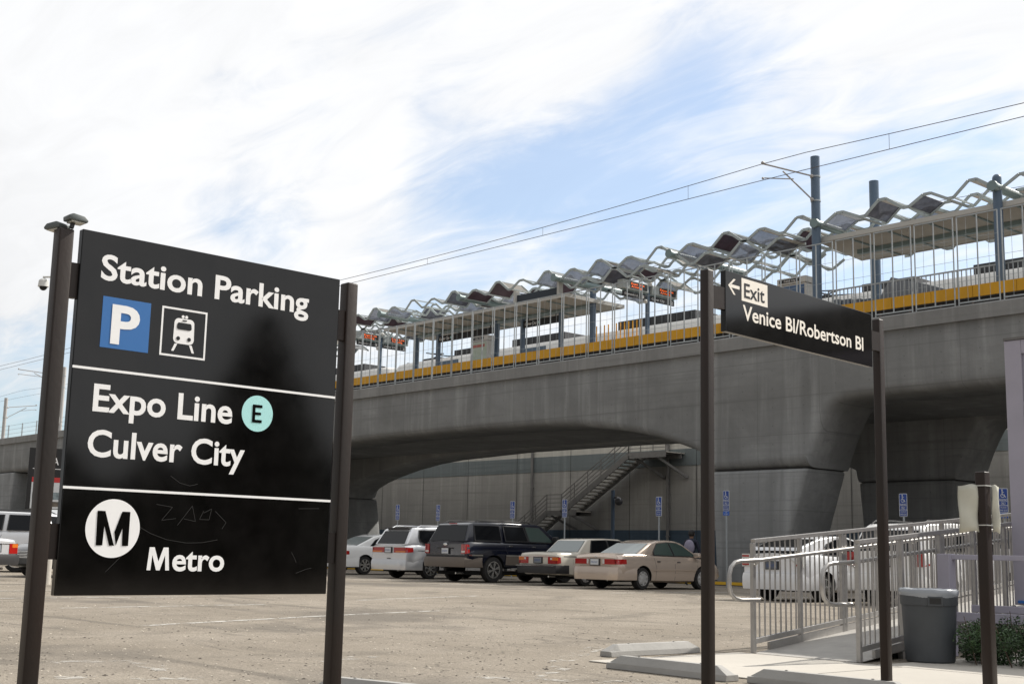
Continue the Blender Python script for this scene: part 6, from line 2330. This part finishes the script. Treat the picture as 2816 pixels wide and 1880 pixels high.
for sg in (-1, 1):
    MB().box((sg * 0.62 - 0.16, 4.50, 0.54), (sg * 0.62 + 0.16, 4.70, 0.68)).build('headlight', M['glass_l'], c10, bevel=0.03)


# ------------------------------------------------------------------ person behind the beige car
def skin_mesh(name, verts, edges, radii, parent, m, sub=2, root=0):
    me = bpy.data.meshes.new(name)
    me.from_pydata(verts, edges, [])
    o = bpy.data.objects.new(name, me)
    col.objects.link(o)
    o.parent = parent
    sk = o.modifiers.new('skin', 'SKIN')
    for i, r in enumerate(radii):
        me.skin_vertices[0].data[i].radius = r if isinstance(r, tuple) else (r, r)
        me.skin_vertices[0].data[i].use_root = (i == root)
    sb = o.modifiers.new('sub', 'SUBSURF')
    sb.levels = sub
    sb.render_levels = sub
    bpy.context.view_layer.update()
    apply_mods(o)
    o.data.materials.clear()
    o.data.materials.append(m)
    o.data.shade_smooth()
    return o


def sv(me):
    if not me.skin_vertices:
        pass


pe = empty('person', (-26.45, 31.2, 0.0), R(20), 'person in a dark jacket and cap with a pale backpack walking behind the beige sedan', 'person')
skin_m = mat('skin', (0.22, 0.13, 0.09), 0.6)
jack = mat('dark_jacket', (0.020, 0.022, 0.040), 0.85, var=0.3, vscale=8)
jean = mat('dark_trousers', (0.03, 0.035, 0.05), 0.9)
V_ = [(0, 0, 0.92), (0, 0, 1.08), (0, 0.01, 1.26), (0, 0.01, 1.39), (0, 0.02, 1.46), (0, 0.04, 1.53), (0, 0.04, 1.64), (0, 0.04, 1.70),
      (0.19, 0.0, 1.37), (0.26, 0.01, 1.10), (0.27, 0.12, 0.88), (0.27, 0.16, 0.81), (-0.19, 0.0, 1.37), (-0.26, -0.02, 1.10), (-0.27, 0.08, 0.87), (-0.27, 0.11, 0.80),
      (0.09, 0.0, 0.88), (0.10, 0.14, 0.48), (0.10, 0.02, 0.10), (0.10, 0.16, 0.05), (-0.09, 0.0, 0.88), (-0.10, -0.06, 0.48), (-0.10, -0.22, 0.12), (-0.10, -0.08, 0.05)]
E_ = [(0, 1), (1, 2), (2, 3), (3, 4), (4, 5), (5, 6), (6, 7), (3, 8), (8, 9), (9, 10), (10, 11), (3, 12), (12, 13), (13, 14), (14, 15), (0, 16), (16, 17), (17, 18), (18, 19), (0, 20), (20, 21), (21, 22), (22, 23)]
R_ = [(0.16, 0.11), (0.15, 0.10), (0.17, 0.11), (0.15, 0.09), (0.055, 0.055), (0.075, 0.085), (0.085, 0.10), (0.05, 0.06),
      (0.065, 0.065), (0.05, 0.05), (0.038, 0.038), (0.03, 0.04), (0.065, 0.065), (0.05, 0.05), (0.038, 0.038), (0.03, 0.04),
      (0.095, 0.095), (0.065, 0.065), (0.042, 0.042), (0.035, 0.03), (0.095, 0.095), (0.065, 0.065), (0.042, 0.042), (0.035, 0.03)]


def make_person():
    me = bpy.data.meshes.new('body')
    me.from_pydata(V_, E_, [])
    o = bpy.data.objects.new('body', me)
    col.objects.link(o)
    o.parent = pe
    o.modifiers.new('skin', 'SKIN')
    lay = me.skin_vertices
    if not lay:
        bm = bmesh.new()
        bm.from_mesh(me)
        bm.verts.layers.skin.verify()
        bm.to_mesh(me)
        bm.free()
        lay = me.skin_vertices
    for i, r in enumerate(R_):
        lay[0].data[i].radius = r
    lay[0].data[0].use_root = True
    sb = o.modifiers.new('sub', 'SUBSURF')
    sb.levels = 2
    sb.render_levels = 2
    bpy.context.view_layer.update()
    apply_mods(o)
    me = o.data
    me.materials.clear()
    for m in (skin_m, jack, jean):
        me.materials.append(m)
    for p in me.polygons:
        z = p.center.z
        hand = z < 0.86 and abs(p.center.x) > 0.2
        p.material_index = 0 if (z > 1.47 or hand) else (1 if z > 0.88 else 2)
    me.shade_smooth()
    return o


make_person()
# hair, cap, ears, nose, backpack, fingers
MB().sphere((0, 0.03, 1.615), 0.105, 16, 10, sx=0.92, sy=1.1, sz=1.0).build('hair', mat('dark_hair', (0.015, 0.012, 0.010), 0.7), pe, smooth=True)
mb = MB().sphere((0, 0.045, 1.655), 0.108, 18, 8, sx=0.98, sy=1.12, sz=0.75, half=True)
mb.prism([(-0.07, 0.13), (0.07, 0.13), (0.05, 0.25), (-0.05, 0.25)], lambda x, y: (x, y, 1.655), lambda x, y: (x, y, 1.668))
mb.build('cap', mat('dark_cap', (0.02, 0.02, 0.022), 0.8), pe, smooth=True)
mb = MB()
mb.sphere((0, 0.145, 1.60), 0.018, 8, 6, sz=1.6)
for sg in (-1, 1):
    mb.sphere((sg * 0.09, 0.05, 1.60), 0.022, 8, 6, sx=0.5, sz=1.4)
mb.build('face', skin_m, pe, smooth=True)
mb = MB()
for sg, hx, hy, hz in ((1, 0.27, 0.17, 0.79), (-1, -0.27, 0.12, 0.78)):
    for k, L_ in enumerate((0.07, 0.08, 0.075, 0.06)):
        y = hy - 0.03 + 0.02 * k
        mb.path([(hx, y, hz), (hx - sg * 0.006, y + 0.004, hz - L_ * 0.5), (hx - sg * 0.02, y + 0.008, hz - L_)], 0.008, n=6)
    mb.path([(hx - sg * 0.01, hy + 0.04, hz + 0.02), (hx - sg * 0.02, hy + 0.065, hz - 0.02), (hx - sg * 0.025, hy + 0.07, hz - 0.045)], 0.009, n=6)
mb.build('fingers', skin_m, pe, smooth=True)
bp = empty('backpack', (0, 0, 0), 0, 'pale grey rounded backpack worn by the person behind the beige sedan', 'backpack')
bp.location = pe.location
bp.rotation_euler = pe.rotation_euler
mb = MB()
mb.sphere((0, -0.17, 1.20), 0.20, 18, 12, sx=0.85, sy=0.55, sz=1.15)
mb.build('bag', mat('pale_backpack', (0.27, 0.25, 0.33), 0.8, var=0.2, vscale=9), bp, smooth=True)
mb = MB()
for sg in (-1, 1):
    mb.path([(sg * 0.10, -0.12, 1.38), (sg * 0.11, -0.02, 1.46), (sg * 0.12, 0.10, 1.36), (sg * 0.13, 0.10, 1.20), (sg * 0.13, -0.08, 1.08)], 0.016, n=6)
mb.build('strap', jean, bp, smooth=True)

c6.scale = (0.95,) * 3


def extra(parent, nm, a, b, m, bev=0.0):
    return MB().box(a, b).build(nm, m, parent, bevel=bev)


# small fittings seen on the tail ends
extra(c3, 'brake_light', (-0.16, 0.255, 1.725), (0.16, 0.30, 1.75), M['tail_r'])
extra(c3, 'tow_hitch', (-0.10, -0.10, 0.40), (0.10, 0.2, 0.47), M['trim'], 0.01)
extra(c3, 'running_board', (0.98, 1.75, 0.40), (1.06, 3.5, 0.44), M['rim'], 0.01)
extra(c3, 'rear_wiper', (-0.30, 0.045, 1.235), (0.18, 0.065, 1.25), M['trim'])
extra(c4, 'tailgate_spoiler', (-0.62, 0.27, 1.60), (0.62, 0.45, 1.635), M['trim'], 0.01)
extra(c4, 'rear_wiper', (-0.10, 0.10, 1.13), (0.35, 0.125, 1.145), M['trim'])
extra(c4, 'tailgate_handle', (-0.09, -0.02, 0.63), (0.09, 0.0, 0.655), M['trim'], 0.005)
extra(c1, 'trunk_line', (-0.60, -0.004, 0.655), (0.60, 0.03, 0.664), M['trim'])
extra(c1, 'badge', (-0.05, -0.012, 0.885), (0.05, 0.02, 0.915), M['chrome'], 0.008)
extra(c2, 'trunk_line', (-0.78, -0.003, 0.628), (0.78, 0.03, 0.636), M['trim'])
extra(c2, 'bumper_strip', (-0.80, -0.168, 0.575), (0.80, -0.15, 0.59), M['chrome'])
extra(c2, 'fuel_door', (0.862, 0.62, 0.66), (0.874, 0.78, 0.80), cream, 0.004)
